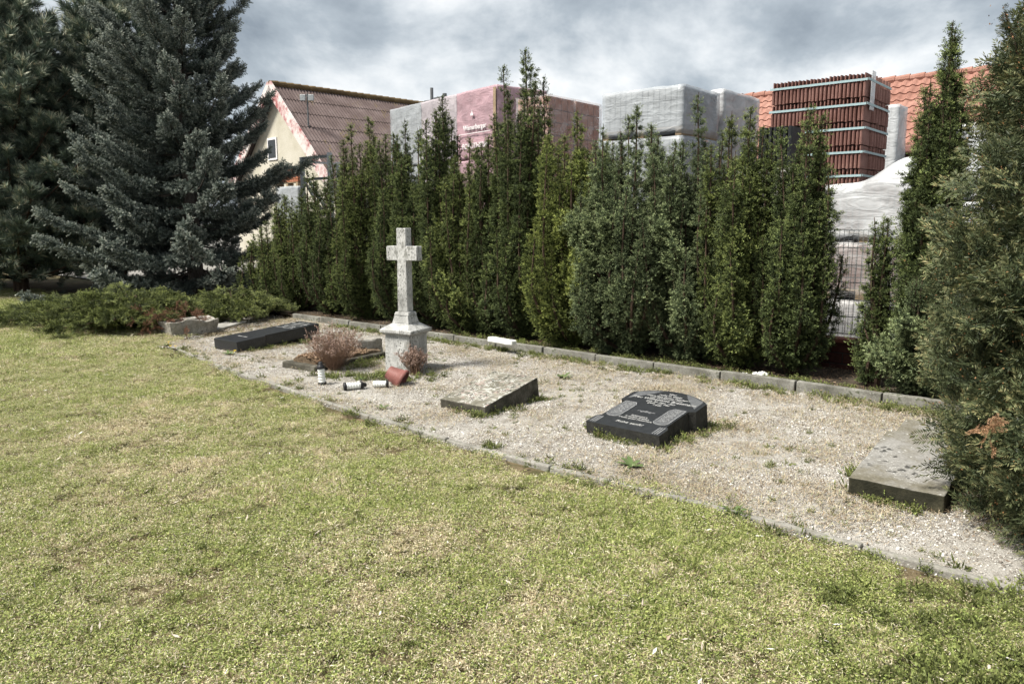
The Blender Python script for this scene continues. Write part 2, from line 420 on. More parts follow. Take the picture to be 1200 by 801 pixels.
MAT['straw'] = simple_attr('straw', [(0., (.11, .075, .045)), (.3, (.28, .215, .14)), (.8, (.50, .43, .31)), (.9, (.56, .49, .37)), (1., (.20, .24, .085))])
MAT['pale_leaf'] = simple_attr('pale_leaf', [(0., (.10, .07, .05)), (.4, (.30, .22, .16)), (.75, (.58, .54, .48)), (1., (.76, .74, .70))])
MAT['leaf_litter'] = simple_attr('leaf_litter', [(0., (.06, .04, .025)), (.5, (.17, .11, .07)), (1., (.33, .24, .16))])

# ------------------------------------------------------------------ scattering (all geometry, one object for each mass)
_ng = None
def scatter_group(nvar=4):
    global _ng
    if _ng: return _ng
    g = bpy.data.node_groups.new('scatter', 'GeometryNodeTree')
    g.interface.new_socket('Geometry', in_out='INPUT', socket_type='NodeSocketGeometry')
    g.interface.new_socket('Geometry', in_out='OUTPUT', socket_type='NodeSocketGeometry')
    nn, ll = g.nodes, g.links
    gi, go = nn.new('NodeGroupInput'), nn.new('NodeGroupOutput')
    def named(a, typ):
        k = nn.new('GeometryNodeInputNamedAttribute'); k.data_type = typ; k.inputs['Name'].default_value = a
        return k.outputs['Attribute']
    def eq(sock, v):
        k = nn.new('FunctionNodeCompare'); k.data_type = 'INT'; k.operation = 'EQUAL'
        ll.new(sock, k.inputs[2]); k.inputs[3].default_value = v
        return k.outputs['Result']
    part = named('part', 'INT'); var = named('var', 'INT'); rot = named('rot', 'FLOAT_VECTOR'); scl = named('scl', 'FLOAT')
    e2r = nn.new('FunctionNodeEulerToRotation'); ll.new(rot, e2r.inputs[0])
    join = nn.new('GeometryNodeJoinGeometry')
    def sep(sel):
        k = nn.new('GeometryNodeSeparateGeometry'); k.domain = 'POINT'
        ll.new(gi.outputs[0], k.inputs['Geometry']); ll.new(sel, k.inputs['Selection'])
        return k.outputs['Selection']
    pts = sep(eq(part, 0))
    for v in range(nvar):
        ip = nn.new('GeometryNodeInstanceOnPoints')
        ll.new(pts, ip.inputs['Points']); ll.new(eq(var, v), ip.inputs['Selection'])
        ll.new(sep(eq(part, v + 1)), ip.inputs['Instance'])
        ll.new(e2r.outputs[0], ip.inputs['Rotation']); ll.new(scl, ip.inputs['Scale'])
        ll.new(ip.outputs[0], join.inputs[0])
    ll.new(join.outputs[0], go.inputs[0])
    _ng = g
    return g
def scatter(name, protos, pos, rot, scl, var, tone, mat, parent=None):
    """protos: up to four dicts v (n,3), f list/array of faces, t, c, r per vertex"""
    V, FQ, T, C, R, P = [], [], [], [], [], []
    off = 0
    for i, p in enumerate(protos):
        n = len(p['v']); V.append(p['v'])
        FQ.append(np.asarray(p['f']) + off)
        T.append(p['t']); C.append(p['c']); R.append(p.get('r', p['c'])); P.append(np.full(n, i + 1)); off += n
    n = len(pos)
    V.append(np.asarray(pos)); T.append(np.zeros(n)); C.append(np.zeros(n)); R.append(np.zeros(n)); P.append(np.zeros(n))
    V = np.concatenate(V).astype(np.float32)
    faces = np.concatenate(FQ)
    k = faces.shape[1]
    me = bpy.data.meshes.new(name)
    me.vertices.add(len(V)); me.vertices.foreach_set('co', V.ravel())
    me.loops.add(faces.size); me.loops.foreach_set('vertex_index', faces.ravel().astype(np.int32))
    me.polygons.add(len(faces)); me.polygons.foreach_set('loop_start', np.arange(0, faces.size, k, dtype=np.int32))
    me.update(calc_edges=True)
    def fa(nm, a, typ='FLOAT'):
        at = me.attributes.new(nm, typ, 'POINT')
        key = 'vector' if typ == 'FLOAT_VECTOR' else 'value'
        at.data.foreach_set(key, np.ascontiguousarray(a).ravel())
    z = np.zeros(off)
    fa('t', np.concatenate(T).astype(np.float32)); fa('c', np.concatenate(C).astype(np.float32)); fa('r', np.concatenate(R).astype(np.float32))
    fa('part', np.concatenate(P).astype(np.int32), 'INT')
    fa('var', np.concatenate([z, var]).astype(np.int32), 'INT')
    fa('scl', np.concatenate([z, scl]).astype(np.float32)); fa('tone', np.concatenate([z, tone]).astype(np.float32))
    fa('rot', np.concatenate([np.zeros((off, 3)), np.asarray(rot)]).astype(np.float32), 'FLOAT_VECTOR')
    o = link(name, me, mat, parent)
    if parent: o['kind'] = 'stuff'
    md = o.modifiers.new('scatter', 'NODES'); md.node_group = scatter_group()
    return o
def dirs_to_euler(D, spin=None):
    """euler angles that carry +Z onto each direction, with a random spin"""
    out = np.zeros((len(D), 3))
    for i, d in enumerate(D):
        q = Vector(d).to_track_quat('Z', 'Y')
        s = random.uniform(0, 6.283) if spin is None else spin[i]
        m = q.to_matrix() @ Matrix.Rotation(s, 3, 'Z')
        out[i] = m.to_euler()
    return out
def flat_euler(n, tilt=.08):
    e_ = RNG.normal(0, tilt, (n, 3)); e_[:, 2] = RNG.uniform(0, 6.283, n); return e_
def unit(a):
    return a / (np.linalg.norm(a, axis=1, keepdims=True) + 1e-9)
def diamonds(P, D, L, W, side=None, mid=.45):
    """diamond needles: base, left, tip, right"""
    n = len(P); L = np.broadcast_to(L, (n,))[:, None]; W = np.broadcast_to(W, (n,))[:, None]
    D = unit(D)
    if side is None:
        side = np.cross(D, RNG.normal(size=(n, 3)))
    side = unit(side)
    v = np.stack([P, P + D * L * mid - side * W * .5, P + D * L, P + D * L * mid + side * W * .5], 1)
    return v.reshape(-1, 3), np.arange(4 * n).reshape(n, 4)
class Acc:
    def __init__(s): s.v, s.f, s.t, s.c, s.r, s.n = [], [], [], [], [], 0
    def add(s, v, f, t, c, r=None):
        s.v.append(v); s.f.append(np.asarray(f) + s.n); s.n += len(v)
        k = len(v)
        s.t.append(np.broadcast_to(t, (k,)) if np.ndim(t) == 0 else t)
        s.c.append(np.broadcast_to(c, (k,)) if np.ndim(c) == 0 else c)
        r = s.c[-1] if r is None else r
        s.r.append(np.broadcast_to(r, (k,)) if np.ndim(r) == 0 else r)
    def done(s):
        return dict(v=np.concatenate(s.v), f=np.concatenate(s.f), t=np.concatenate(s.t), c=np.concatenate(s.c), r=np.concatenate(s.r))
def twig(acc, base, d, length, nn, nl, nw, ang=55, t0=0.0, t1=1.0, flat=None, twoside=False, curve=0.0):
    """a shoot with needles around it (or in two ranks when flat is its plane normal)"""
    d = np.asarray(d, float); d /= np.linalg.norm(d)
    s = np.linspace(.04, 1, nn) ** .95
    P = base + d * (s * length)[:, None]
    P[:, 2] += curve * (s ** 2) * length
    a = np.cross(d, [0.3, 0.2, 1.0] if flat is None else flat); a /= np.linalg.norm(a) + 1e-9
    b = np.cross(d, a)
    if twoside:
        sg = np.where(np.arange(nn) % 2 == 0, 1., -1.)
        lat = a * sg[:, None] + b * RNG.normal(0, .25, nn)[:, None]
    else:
        ph = np.arange(nn) * 2.4 + RNG.uniform(0, 6); lat = np.cos(ph)[:, None] * a + np.sin(ph)[:, None] * b
    an = math.radians(ang) * (1 - .55 * s ** 3)
    D = d * np.cos(an)[:, None] + lat * np.sin(an)[:, None] + RNG.normal(0, .1, (nn, 3))
    v, f = diamonds(P, D, nl * RNG.uniform(.75, 1.1, nn) * (1 - .25 * s ** 4), nw, side=np.cross(D, np.cross(D, lat) + RNG.normal(0, .4, (nn, 3))))
    t = np.repeat(t0 + (t1 - t0) * s, 4); t[2::4] = np.minimum(1, t[2::4] + .08)
    acc.add(v, f, t, np.repeat(RNG.uniform(0, 1, nn), 4))

# ---- foliage building blocks
def yew_sprigs(a, o, n, nn, axis=(0, 0, 1), spread=85, t0=.2):
    q = Vector(axis).to_track_quat('Z', 'Y').to_matrix()
    for i in range(n):
        th = rad(random.uniform(5, spread)) if i > 1 else rad(random.uniform(0, 25))
        ph = i * 2.4 + random.uniform(-.4, .4)
        d = q @ Vector((math.sin(th) * math.cos(ph), math.sin(th) * math.sin(ph), math.cos(th)))
        twig(a, np.array(o, float), tuple(d), random.uniform(.05, .10), nn, .026, .0078, 58, t0, 1.0)
def yew_clump(k):
    a = Acc(); yew_sprigs(a, (0, 0, 0), 12, 17); return a.done()
def yew_segment(k, tip=False):
    """a 0.3 m length of an upright leafy bough made of small knobs of shoots"""
    a = Acc(); m = 13 if not tip else 10
    for j in range(m):
        z = .30 * (j + random.random()) / m; ph = j * 2.4 + random.uniform(-.5, .5)
        r = (.075 if not tip else .05 * (1 - z / .34)) * random.uniform(.35, 1.15)
        lat = Vector((math.cos(ph), math.sin(ph), 0))
        yew_sprigs(a, lat * r + Vector((0, 0, z)), 7 if not tip else 5, 14, lat * (1.0 if not tip else .5) + Vector((0, 0, random.uniform(.35, 1.0))), 75, .12)
    return a.done()
def yew_spray(k):
    """close-up yew shoot with side shoots, needles in two ranks"""
    a = Acc(); L = .20
    twig(a, np.zeros(3), (0, 0, 1), L, 40, .031, .0058, 62, .25, 1., flat=(0, 1, 0), twoside=True)
    for i in range(7):
        z = L * (.12 + .11 * i); s = 1 if i % 2 else -1
        d = np.array([s * .8, random.uniform(-.35, .35), .75 + random.uniform(-.1, .2)])
        twig(a, np.array([0, 0, z]), d, random.uniform(.07, .13) * (1.15 - .08 * i), 23, .029, .0058, 62, .3, 1., flat=(0, 1, .1), twoside=True)
    # buds
    return a.done()
def spruce_spray(k):
    a = Acc(); L = .27
    def brush(b, d, l, t0):
        twig(a, b, d, l, int(12 + 150 * l), .032, .0125, 60, t0, 1.)
    brush(np.zeros(3), np.array([0, 0, 1.]), L, .1)
    for i in range(9):
        z = L * (.08 + .095 * i); s = 1 if i % 2 else -1
        brush(np.array([0, 0, z]), np.array([s * 1., random.uniform(-.5, .5), .55]), random.uniform(.09, .16) * (1.1 - .05 * i), .3)
    for i in range(4):
        brush(np.array([0, 0, L * (.3 + .2 * i)]), np.array([random.uniform(-.4, .4), 1.0, .6]), random.uniform(.05, .09), .45)
    return a.done()
def pine_tuft(k):
    a = Acc(); n = 95
    s = RNG.uniform(.0, 1, n); P = np.stack([np.zeros(n), np.zeros(n), s * .16], 1)
    ph = RNG.uniform(0, 6.283, n); an = np.radians(RNG.uniform(18, 62, n))
    D = np.stack([np.sin(an) * np.cos(ph), np.sin(an) * np.sin(ph), np.cos(an)], 1)
    v, f = diamonds(P, D, RNG.uniform(.11, .19, n), .0105, mid=.5)
    t = np.repeat(.3 + .5 * s, 4); t[2::4] += .15
    a.add(v, f, t, np.repeat(RNG.uniform(0, 1, n), 4))
    v, f = diamonds(np.zeros((6, 3)) + [0, 0, .12], RNG.normal(0, .2, (6, 3)) + [0, 0, 1], .085, .016)
    a.add(v, f, 1.0, 1.0)
    return a.done()
def juniper_spray(k):
    a = Acc(); L = .30
    for j in range(9):
        z = L * (.08 + .1 * j); s = 1 if j % 2 else -1
        d = np.array([s * .75, .18 + random.uniform(-.1, .25), 1.0])
        l = random.uniform(.10, .17) * (1.15 - .06 * j)
        twig(a, np.array([0, 0, z]), d, l, 20, .022, .011, 42, .15, 1.)
        for m in range(2):
            d2 = d + RNG.normal(0, .45, 3); twig(a, np.array([0, 0, z]) + d * l * (.3 + .3 * m) / np.linalg.norm(d), d2, l * .55, 11, .020, .011, 42, .4, 1.)
    twig(a, np.zeros(3), (0, 0, 1), L, 34, .022, .010, 40, .1, 1.)
    return a.done()
YEW_P = [yew_segment(0), yew_segment(1), yew_segment(2, True), yew_clump(3)]
SPRAY_P = [yew_spray(i) for i in range(4)]
SPRUCE_P = [spruce_spray(i) for i in range(4)]
PINE_P = [pine_tuft(i) for i in range(4)]
JUN_P = [juniper_spray(i) for i in range(4)]

# ------------------------------------------------------------------ the setting: ground, lawn, gravel, kerbs
FRONT = [gp(*p) for p in [(1300, 722), (1180, 688), (1000, 640), (860, 602), (720, 568), (600, 537), (480, 505), (330, 455), (250, 428), (195, 405)]]
def front_at(x):
    """y of the front edging at world x"""
    P = FRONT
    if x >= P[0].x: a, b = P[0], P[1]
    elif x <= P[-1].x: a, b = P[-2], P[-1]
    else:
        for a, b in zip(P[:-1], P[1:]):
            if b.x <= x <= a.x: break
    return a.y + (b.y - a.y) * (x - a.x) / (b.x - a.x)
def kerb_d(x, y):                               # signed distance behind the rear kerb face
    return (Vector((x, y, 0)) - K0).dot(N)

def grid_sheet(name, x0, x1, y0, y1, nx, ny, z, mat, amp=0.0, sc=.4):
    v, f = [], []
    for j in range(ny + 1):
        for i in range(nx + 1):
            x, y = x0 + (x1 - x0) * i / nx, y0 + (y1 - y0) * j / ny
            v.append((x, y, z + amp * mn.noise(Vector((x * sc, y * sc, 3.3)))))
    for j in range(ny):
        for i in range(nx):
            a = j * (nx + 1) + i; f.append((a, a + 1, a + nx + 2, a + nx + 1))
    return pydata(name, v, f, mat, None, True)
ground = grid_sheet('ground', -900, 900, -60, 1500, 40, 40, -.09, MAT['yard']); tag(ground, kind='structure')
lawn = grid_sheet('lawn', -34, 14, -6, 34, 120, 100, -.020, MAT['lawn_ground'], .008, .5); tag(lawn, kind='structure')
def strip(name, inner, outer, z, mat):
    v = [(p.x, p.y, z) for p in inner] + [(p.x, p.y, z) for p in outer]
    n = len(inner)
    return pydata(name, v, [(i, i + 1, n + i + 1, n + i) for i in range(n - 1)], mat)
rear = [K0 + U * s for s in np.linspace(-2.2, 9.6, len(FRONT))]
gravel = strip('gravel_bed', FRONT, rear, .006, MAT['gravel_ground']); tag(gravel, kind='structure')
soil = strip('hedge_bed', [K0 + U * s + N * .07 for s in np.linspace(-3, 14, 12)], [K0 + U * s + N * 1.45 for s in np.linspace(-3, 14, 12)], .05, MAT['soil']); tag(soil, kind='structure')
yard = strip('yard', [K0 + U * s + N * 1.42 for s in np.linspace(-6, 30, 12)], [K0 + U * s + N * 60 for s in np.linspace(-40, 60, 12)], .012, MAT['yard']); tag(yard, kind='structure')

# rear kerb: one stone after another
def stone_block(l, w, h, bev, seed, amp=.004):
    bm = bmesh.new(); box(bm, (0, 0, h / 2), (l, w, h)); bevel(bm, bev, 2); roughen(bm, amp, 9, seed, .12)
    me = bpy.data.meshes.new('kerb_stone'); bm.to_mesh(me); bm.free(); return me
kroot = thing('rear_kerb', None, None, (0, 0, 0)); tag(kroot, kind='structure')
kmesh = [stone_block(.785, .075, .26, .008, i) for i in range(4)]
s = -2.2
i = 0
while s < 9.4:
    p = K0 + U * (s + .4) + N * .04
    o = link('kerb_stone', kmesh[i % 4], MAT['kerb'], kroot)
    o.location = (p.x, p.y, -.155 + random.uniform(-.008, .008)); o.rotation_euler = (random.uniform(-.03, .03), random.uniform(-.008, .008), ROW + random.uniform(-.012, .012))
    s += .80; i += 1
eroot = thing('front_edging', None, None, (0, 0, 0)); tag(eroot, kind='structure')
emesh = [stone_block(1.0, .046, .14, .010, 10 + i, .005) for i in range(4)]
# walk along the front line in 1 m steps
dists = [0]
for a, b in zip(FRONT[:-1], FRONT[1:]): dists.append(dists[-1] + (b - a).length)
def along(sv):
    for k in range(len(FRONT) - 1):
        if sv <= dists[k + 1] or k == len(FRONT) - 2:
            return FRONT[k].lerp(FRONT[k + 1], (sv - dists[k]) / (dists[k + 1] - dists[k]))
s = 0; i = 0
while s + 1 < dists[-1]:
    a, b = along(s), along(s + 1.0); m = (a + b) / 2
    o = link('edging_stone', emesh[i % 4], MAT['edging'], eroot)
    o.location = (m.x, m.y, -.114 + random.uniform(-.006, .005)); o.scale = ((b - a).length * .995, 1, 1)
    o.rotation_euler = (random.uniform(-.05, .05), random.uniform(-.006, .006), math.atan2(b.y - a.y, b.x - a.x))
    s += 1.0; i += 1

# ------------------------------------------------------------------ grass, gravel, straw (stuff)
def grass_patch(k, n=3500, R=.22, hl=.024, lean=.75, wide=.0030, broad=500):
    a = Acc()
    # tufts: blades gathered round random centres leave bare soil between
    nt = 95; r = R * np.sqrt(RNG.uniform(0, 1, nt)); ph = RNG.uniform(0, 6.283, nt)
    T = np.stack([r * np.cos(ph), r * np.sin(ph)], 1); hgt = RNG.uniform(.6, 1.35, nt); hue = RNG.uniform(0, 1, nt); dryn = RNG.uniform(0, 1, nt)
    ti = RNG.integers(0, nt, n)
    P = np.concatenate([T[ti] + RNG.normal(0, .012, (n, 2)), RNG.uniform(-.008, .0, (n, 1))], 1)
    D = np.stack([RNG.normal(0, lean, n), RNG.normal(0, lean, n), np.abs(RNG.normal(.8, .35, n)) + .12], 1)
    L = hl * RNG.uniform(.45, 1.3, n) * hgt[ti]; W = wide * RNG.uniform(.6, 1.4, n)
    v, f = diamonds(P, D, L, W, mid=.5)
    v = v.reshape(n, 4, 3); v[:, 2, 2] -= L * RNG.uniform(0, .35, n); v[:, 2, 2] = np.maximum(v[:, 2, 2], .003); v = v.reshape(-1, 3)
    c = np.clip(.62 * RNG.uniform(0, 1, n) + .38 * dryn[ti], 0, 1); rr = np.clip(.6 * RNG.uniform(0, 1, n) + .4 * hue[ti], 0, 1)
    a.add(v, f, np.tile([0, .6, 1., .6], n), np.repeat(c, 4), np.repeat(rr, 4))
    m = int(n * .16); r = R * np.sqrt(RNG.uniform(0, 1, m)); ph = RNG.uniform(0, 6.283, m)
    P = np.stack([r * np.cos(ph), r * np.sin(ph), RNG.uniform(.004, .022, m)], 1)
    D = np.stack([RNG.normal(0, 1, m), RNG.normal(0, 1, m), RNG.normal(.1, .35, m)], 1)
    v, f = diamonds(P, D, RNG.uniform(.006, .022, m), RNG.uniform(.0018, .0036, m), side=np.cross(unit(D), [0, 0, 1.]) + RNG.normal(0, .3, (m, 3)), mid=.5)
    a.add(v, f, .9, np.repeat(RNG.uniform(0, .35, m), 4), np.repeat(RNG.uniform(.1, 1, m), 4))
    r = R * np.sqrt(RNG.uniform(0, 1, broad)); ph = RNG.uniform(0, 6.283, broad)
    P = np.stack([r * np.cos(ph), r * np.sin(ph), RNG.uniform(.008, .026, broad)], 1)
    D = np.stack([RNG.normal(0, 1, broad), RNG.normal(0, 1, broad), RNG.normal(.25, .4, broad)], 1)
    sd = np.cross(unit(D), [0, 0, 1.]) + RNG.normal(0, .35, (broad, 3))
    v, f = diamonds(P, D, RNG.uniform(.006, .015, broad), RNG.uniform(.004, .009, broad), side=sd, mid=.55)
    a.add(v, f, .9, np.repeat(RNG.uniform(.55, 1, broad), 4), np.repeat(RNG.uniform(0, .7, broad), 4))
    return a.done()
def in_view(x, y, z=0.0, mx=170, my=130):
    p = project((x, y, z)); return -mx < p[0] < 1200 + mx and -40 < p[1] < 801 + my
def lawn_points(dens, ymin, ymax):
    xs = []
    A = (16 + 5.5) * (ymax - ymin)
    st_ = 1 / math.sqrt(dens); gx, gy = np.meshgrid(np.arange(-16, 5.5, st_), np.arange(ymin, ymax, st_))
    X = gx.ravel() + RNG.uniform(-.33, .33, gx.size) * st_; Y = gy.ravel() + RNG.uniform(-.33, .33, gx.size) * st_
    for x, y in zip(X, Y):
        if x > FRONT[-1].x:
            if y > front_at(x) - .15 - .08 * random.random(): continue
        elif kerb_d(x, y) > -1.0 + .0 * x: continue
        if in_view(x, y, 0.0, 520, 420): xs.append((x, y, 0.0))
    return np.array(xs)
GP = [grass_patch(0), grass_patch(1, broad=900), grass_patch(2, n=3400, hl=.019, lean=.9), grass_patch(3, n=3600, hl=.036, broad=1000)]
pts = np.concatenate([lawn_points(17, .9, 5.2), lawn_points(13, 5.2, 9), lawn_points(9, 9, 19)])
WEEDS = []
for _ in range(150):
    q_ = gp(random.uniform(960, 1230), random.uniform(690, 830)); WEEDS.append((q_.x, q_.y, 0, random.uniform(.5, 1.0)))
for _ in range(60):
    q_ = gp(random.uniform(-40, 900), random.uniform(480, 830))
    if q_.y < front_at(q_.x) - .1: WEEDS.append((q_.x, q_.y, 0, random.uniform(.35, .6)))
nz = np.array([mn.noise(Vector((p[0] * .8, p[1] * .8, 5.))) + .5 * mn.noise(Vector((p[0] * 2.6, p[1] * 2.6, 1.))) for p in pts])
var = np.where(nz > .22, 3, RNG.integers(0, 3, len(pts)))
scl = RNG.uniform(.9, 1.2, len(pts)) * np.where(pts[:, 1] > 9, 1.35, 1.0) * (1 + .25 * np.clip(nz, -.6, .8))
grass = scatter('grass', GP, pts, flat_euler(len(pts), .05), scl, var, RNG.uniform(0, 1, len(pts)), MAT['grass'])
tag(grass, 'short patchy lawn of green and straw-dry grass in front of the edging', 'grass', kind='stuff')

def pebble_patch(k, n=300, R=.2):
    a = Acc(); r = R * np.sqrt(RNG.uniform(0, 1, n)); ph = RNG.uniform(0, 6.283, n)
    C = np.stack([r * np.cos(ph), r * np.sin(ph), RNG.uniform(-.001, .002, n)], 1)
    S = .002 + .0052 * RNG.uniform(0, 1, n) ** 3; S[:9] = RNG.uniform(.007, .013, 9)
    base = np.array([[1, 0, 0], [0, 1, 0], [-1, 0, 0], [0, -1, 0], [0, 0, .75], [0, 0, -.5]], float)
    V = base[None] * S[:, None, None] * RNG.uniform(.6, 1.3, (n, 6, 1)) + RNG.normal(0, .12, (n, 6, 3)) * S[:, None, None] + C[:, None]
    F = np.array([[0, 1, 4], [1, 2, 4], [2, 3, 4], [3, 0, 4], [1, 0, 5], [2, 1, 5], [3, 2, 5], [0, 3, 5]])
    F = (F[None] + 6 * np.arange(n)[:, None, None]).reshape(-1, 3)
    a.add(V.reshape(-1, 3), F, .5, np.repeat(RNG.uniform(0, 1, n), 6)); return a.done()
def straw_patch(k, n=200, R=.2, green=.12):
    a = Acc(); r = R * np.sqrt(RNG.uniform(0, 1, n)); ph = RNG.uniform(0, 6.283, n)
    P = np.stack([r * np.cos(ph), r * np.sin(ph), RNG.uniform(.001, .014, n)], 1)
    D = np.stack([RNG.normal(0, 1, n), RNG.normal(0, 1, n), np.abs(RNG.normal(0, .35, n))], 1)
    v, f = diamonds(P, D, RNG.uniform(.012, .05, n), RNG.uniform(.0018, .004, n), side=np.cross(unit(D), [0, 0, 1.]), mid=.5)
    c = RNG.uniform(0, .85, n); c[: int(n * green)] = RNG.uniform(.92, 1, int(n * green))
    a.add(v, f, .5, np.repeat(c, 4)); return a.done()
def gravel_points(n, keep=None):
    out = []
    while len(out) < n:
        x, y = random.uniform(-5.6, 3.7), random.uniform(2.7, 14)
        if y < front_at(x) + .06 or kerb_d(x, y) > -.03: continue
        if not in_view(x, y): continue
        if keep and random.random() > keep(x, y): continue
        out.append((x, y, .007))
    return np.array(out)
pp = gravel_points(1000)
o = scatter('gravel', [pebble_patch(i) for i in range(4)], pp, flat_euler(len(pp), .0), RNG.uniform(.8, 1.2, len(pp)), RNG.integers(0, 4, len(pp)), RNG.uniform(0, 1, len(pp)), MAT['pebble'])
tag(o, 'pale beige gravel around the old gravestones', 'gravel', kind='stuff')
def straw_keep(x, y):
    v = mn.noise(Vector((x * 1.1, y * 1.1, 7.))) + .6 * mn.noise(Vector((x * 3., y * 3., 2.)))
    edge = max(0, .5 - (y - front_at(x))) + max(0, .45 + kerb_d(x, y))
    return max(.05, min(1, .16 + v * .75 + edge * .7 + (.22 if x > .8 else 0)))
pp = gravel_points(1150, straw_keep)
o = scatter('dry_grass', [straw_patch(0), straw_patch(1, 160), straw_patch(2, 230, .2, .25), straw_patch(3, 120)], pp, flat_euler(len(pp), .03), RNG.uniform(.7, 1.3, len(pp)), RNG.integers(0, 4, len(pp)), RNG.uniform(0, 1, len(pp)), MAT['straw'])
tag(o, 'dry straw and withered grass lying over the gravel', 'dry grass', kind='stuff')

# weeds hugging kerbs and stones
def weed_tuft(k, broad=False):
    a = Acc(); n = 26
    for i in range(n):
        d = np.array([random.gauss(0, .7), random.gauss(0, .7), random.uniform(.5, 1.3)]); d /= np.linalg.norm(d)
        l = random.uniform(.03, .085); b = np.array([random.gauss(0, .03), random.gauss(0, .03), 0])
        if broad:
            v, f = diamonds(np.array([b]), np.array([d]), l * 1.1, .014); a.add(v, f, np.array([.2, .6, 1, .6]), random.random())
        else:
            m = 6; s_ = np.linspace(.25, 1, m); Pm = b + d * (s_ * l)[:, None]
            v, f = diamonds(Pm, RNG.normal(0, .7, (m, 3)) + d, .017, .0085); a.add(v, f, np.repeat(s_, 4), np.repeat(RNG.uniform(0, 1, m), 4))
            v, f = diamonds(np.array([b]), np.array([d]), l, .003); a.add(v, f, .3, .5)
    return a.done()
WEED_P = [weed_tuft(0), weed_tuft(1), weed_tuft(2, True), weed_tuft(3)]

# ------------------------------------------------------------------ gravestones
def local_frame(fl, fr):
    """root at the middle of a stone's foot edge; x along the foot, y towards the head"""
    m = (fl + fr) / 2; return m, math.atan2(fr.y - fl.y, fr.x - fl.x)
def weeds_line(a, b, n, spread=.04, s0=.5, s1=1.0):
    a, b = Vector(a), Vector(b)
    for _ in range(n):
        p = a.lerp(b, random.random()); WEEDS.append((p.x + random.gauss(0, spread), p.y + random.gauss(0, spread), .0, random.uniform(s0, s1)))

# grey lichen slab in the middle, head end lifted
def wedge(bm, outl, ztop, tilt, zb=-.02):
    """flat-topped stone whose underside follows the ground when the whole is tilted"""
    k = math.tan(rad(tilt))
    lo = [bm.verts.new((x, y, zb - y * k)) for x, y in outl]; hi = [bm.verts.new((x, y, ztop)) for x, y in outl]; n = len(outl)
    bm.faces.new(list(reversed(lo))); top = bm.faces.new(hi)
    for q in range(n): bm.faces.new((lo[q], lo[(q + 1) % n], hi[(q + 1) % n], hi[q]))
    return top
m, rz = local_frame(gp(516, 466, .095), gp(570, 476, .095)); m.z = 0
g = thing('grave_slab', 'grey lichen-spotted stone slab lying between white cross and black gravestone', 'gravestone', (m.x, m.y, -.005), rz, 'fallen gravestones')
bm = bmesh.new(); wedge(bm, [(-.265, 0), (.265, 0), (.265, .80), (-.265, .80)], .10, 9.5); bevel(bm, .010, 2); roughen(bm, .006, 9, 3, .035)
me_o = obj('slab', bm, MAT['lichen_slab'], g)
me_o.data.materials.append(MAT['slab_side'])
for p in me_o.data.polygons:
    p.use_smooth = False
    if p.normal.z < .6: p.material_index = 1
g.rotation_euler = (rad(9.5), 0, rz)
c, s_ = math.cos(rz), math.sin(rz)
def wpt(m, rz, x, y): return (m.x + x * math.cos(rz) - y * math.sin(rz), m.y + x * math.sin(rz) + y * math.cos(rz), 0)
weeds_line(wpt(m, rz, -.27, -.03), wpt(m, rz, .3, -.03), 10); weeds_line(wpt(m, rz, .31, 0), wpt(m, rz, .31, .8), 14)

# black carved gravestone
ZT = .11
m, rz = local_frame(gp(688, 492, ZT), gp(774, 510, ZT)); m.z = 0
g = thing('carved_gravestone', 'black polished gravestone with arched head, carved border and pale lettering lying flat', 'gravestone', (m.x, m.y, 0), rz, 'fallen gravestones')
L = .86
def arc(cx, cy, r, a0, a1, n):
    return [(cx + r * math.cos(a0 + (a1 - a0) * i / n), cy + r * math.sin(a0 + (a1 - a0) * i / n)) for i in range(n + 1)]
hw_b, hw_w, hw_s = .33, .295, .345
R_ = (hw_s ** 2 + .14 ** 2) / (2 * .14); cy_ = L - R_; aa = math.asin(hw_s / R_)
head_arc = arc(0, cy_, R_, math.pi / 2 - aa, math.pi / 2 + aa, 14)
KY = L / 1.02                                  # carved layout is drawn for 1.02 m and scaled
outline = [(-hw_b, 0), (hw_b, 0), (hw_b, .15 * KY), (hw_b - .02, .19 * KY), (hw_w, .205 * KY), (hw_w, .60 * KY), (hw_s, .635 * KY)] + head_arc + [(-hw_s, .635 * KY), (-hw_w, .60 * KY), (-hw_w, .205 * KY), (-hw_b + .02, .19 * KY), (-hw_b, .15 * KY)]
bm = bmesh.new(); wedge(bm, outline, ZT - .008, 9)
top = max(bm.faces, key=lambda f: f.calc_center_median().z)
r = bmesh.ops.inset_region(bm, faces=[top], thickness=.010, depth=0.0)
for v in top.verts: v.co.z = ZT
st = obj('stone', bm, MAT['black_granite'], g)
st.data.materials.append(MAT['granite_side'])
for p in st.data.polygons:
    if p.normal.z < .3: p.material_index = 1
def flat_poly(name, outl, z, mat, parent, th=.0015):
    bm = bmesh.new(); prism(bm, outl, z - .004, z + th); return obj(name, bm, mat, parent)
def flat_curve(name, paths, z, w, mat, parent, th=.0025):
    """thin raised lines along 2-D paths"""
    bm = bmesh.new()
    for P in paths:
        for (x0, y0), (x1, y1) in zip(P[:-1], P[1:]):
            d = Vector((x1 - x0, y1 - y0))
            if d.length < 1e-6: continue
            nrm = Vector((-d.y, d.x)).normalized() * w * .5; ext = d.normalized() * w * .3
            q = [(x0 - ext.x + nrm.x, y0 - ext.y + nrm.y), (x0 - ext.x - nrm.x, y0 - ext.y - nrm.y), (x1 + ext.x - nrm.x, y1 + ext.y - nrm.y), (x1 + ext.x + nrm.x, y1 + ext.y + nrm.y)]
            prism(bm, q, z - .003, z + th)
    return obj(name, bm, mat, parent)
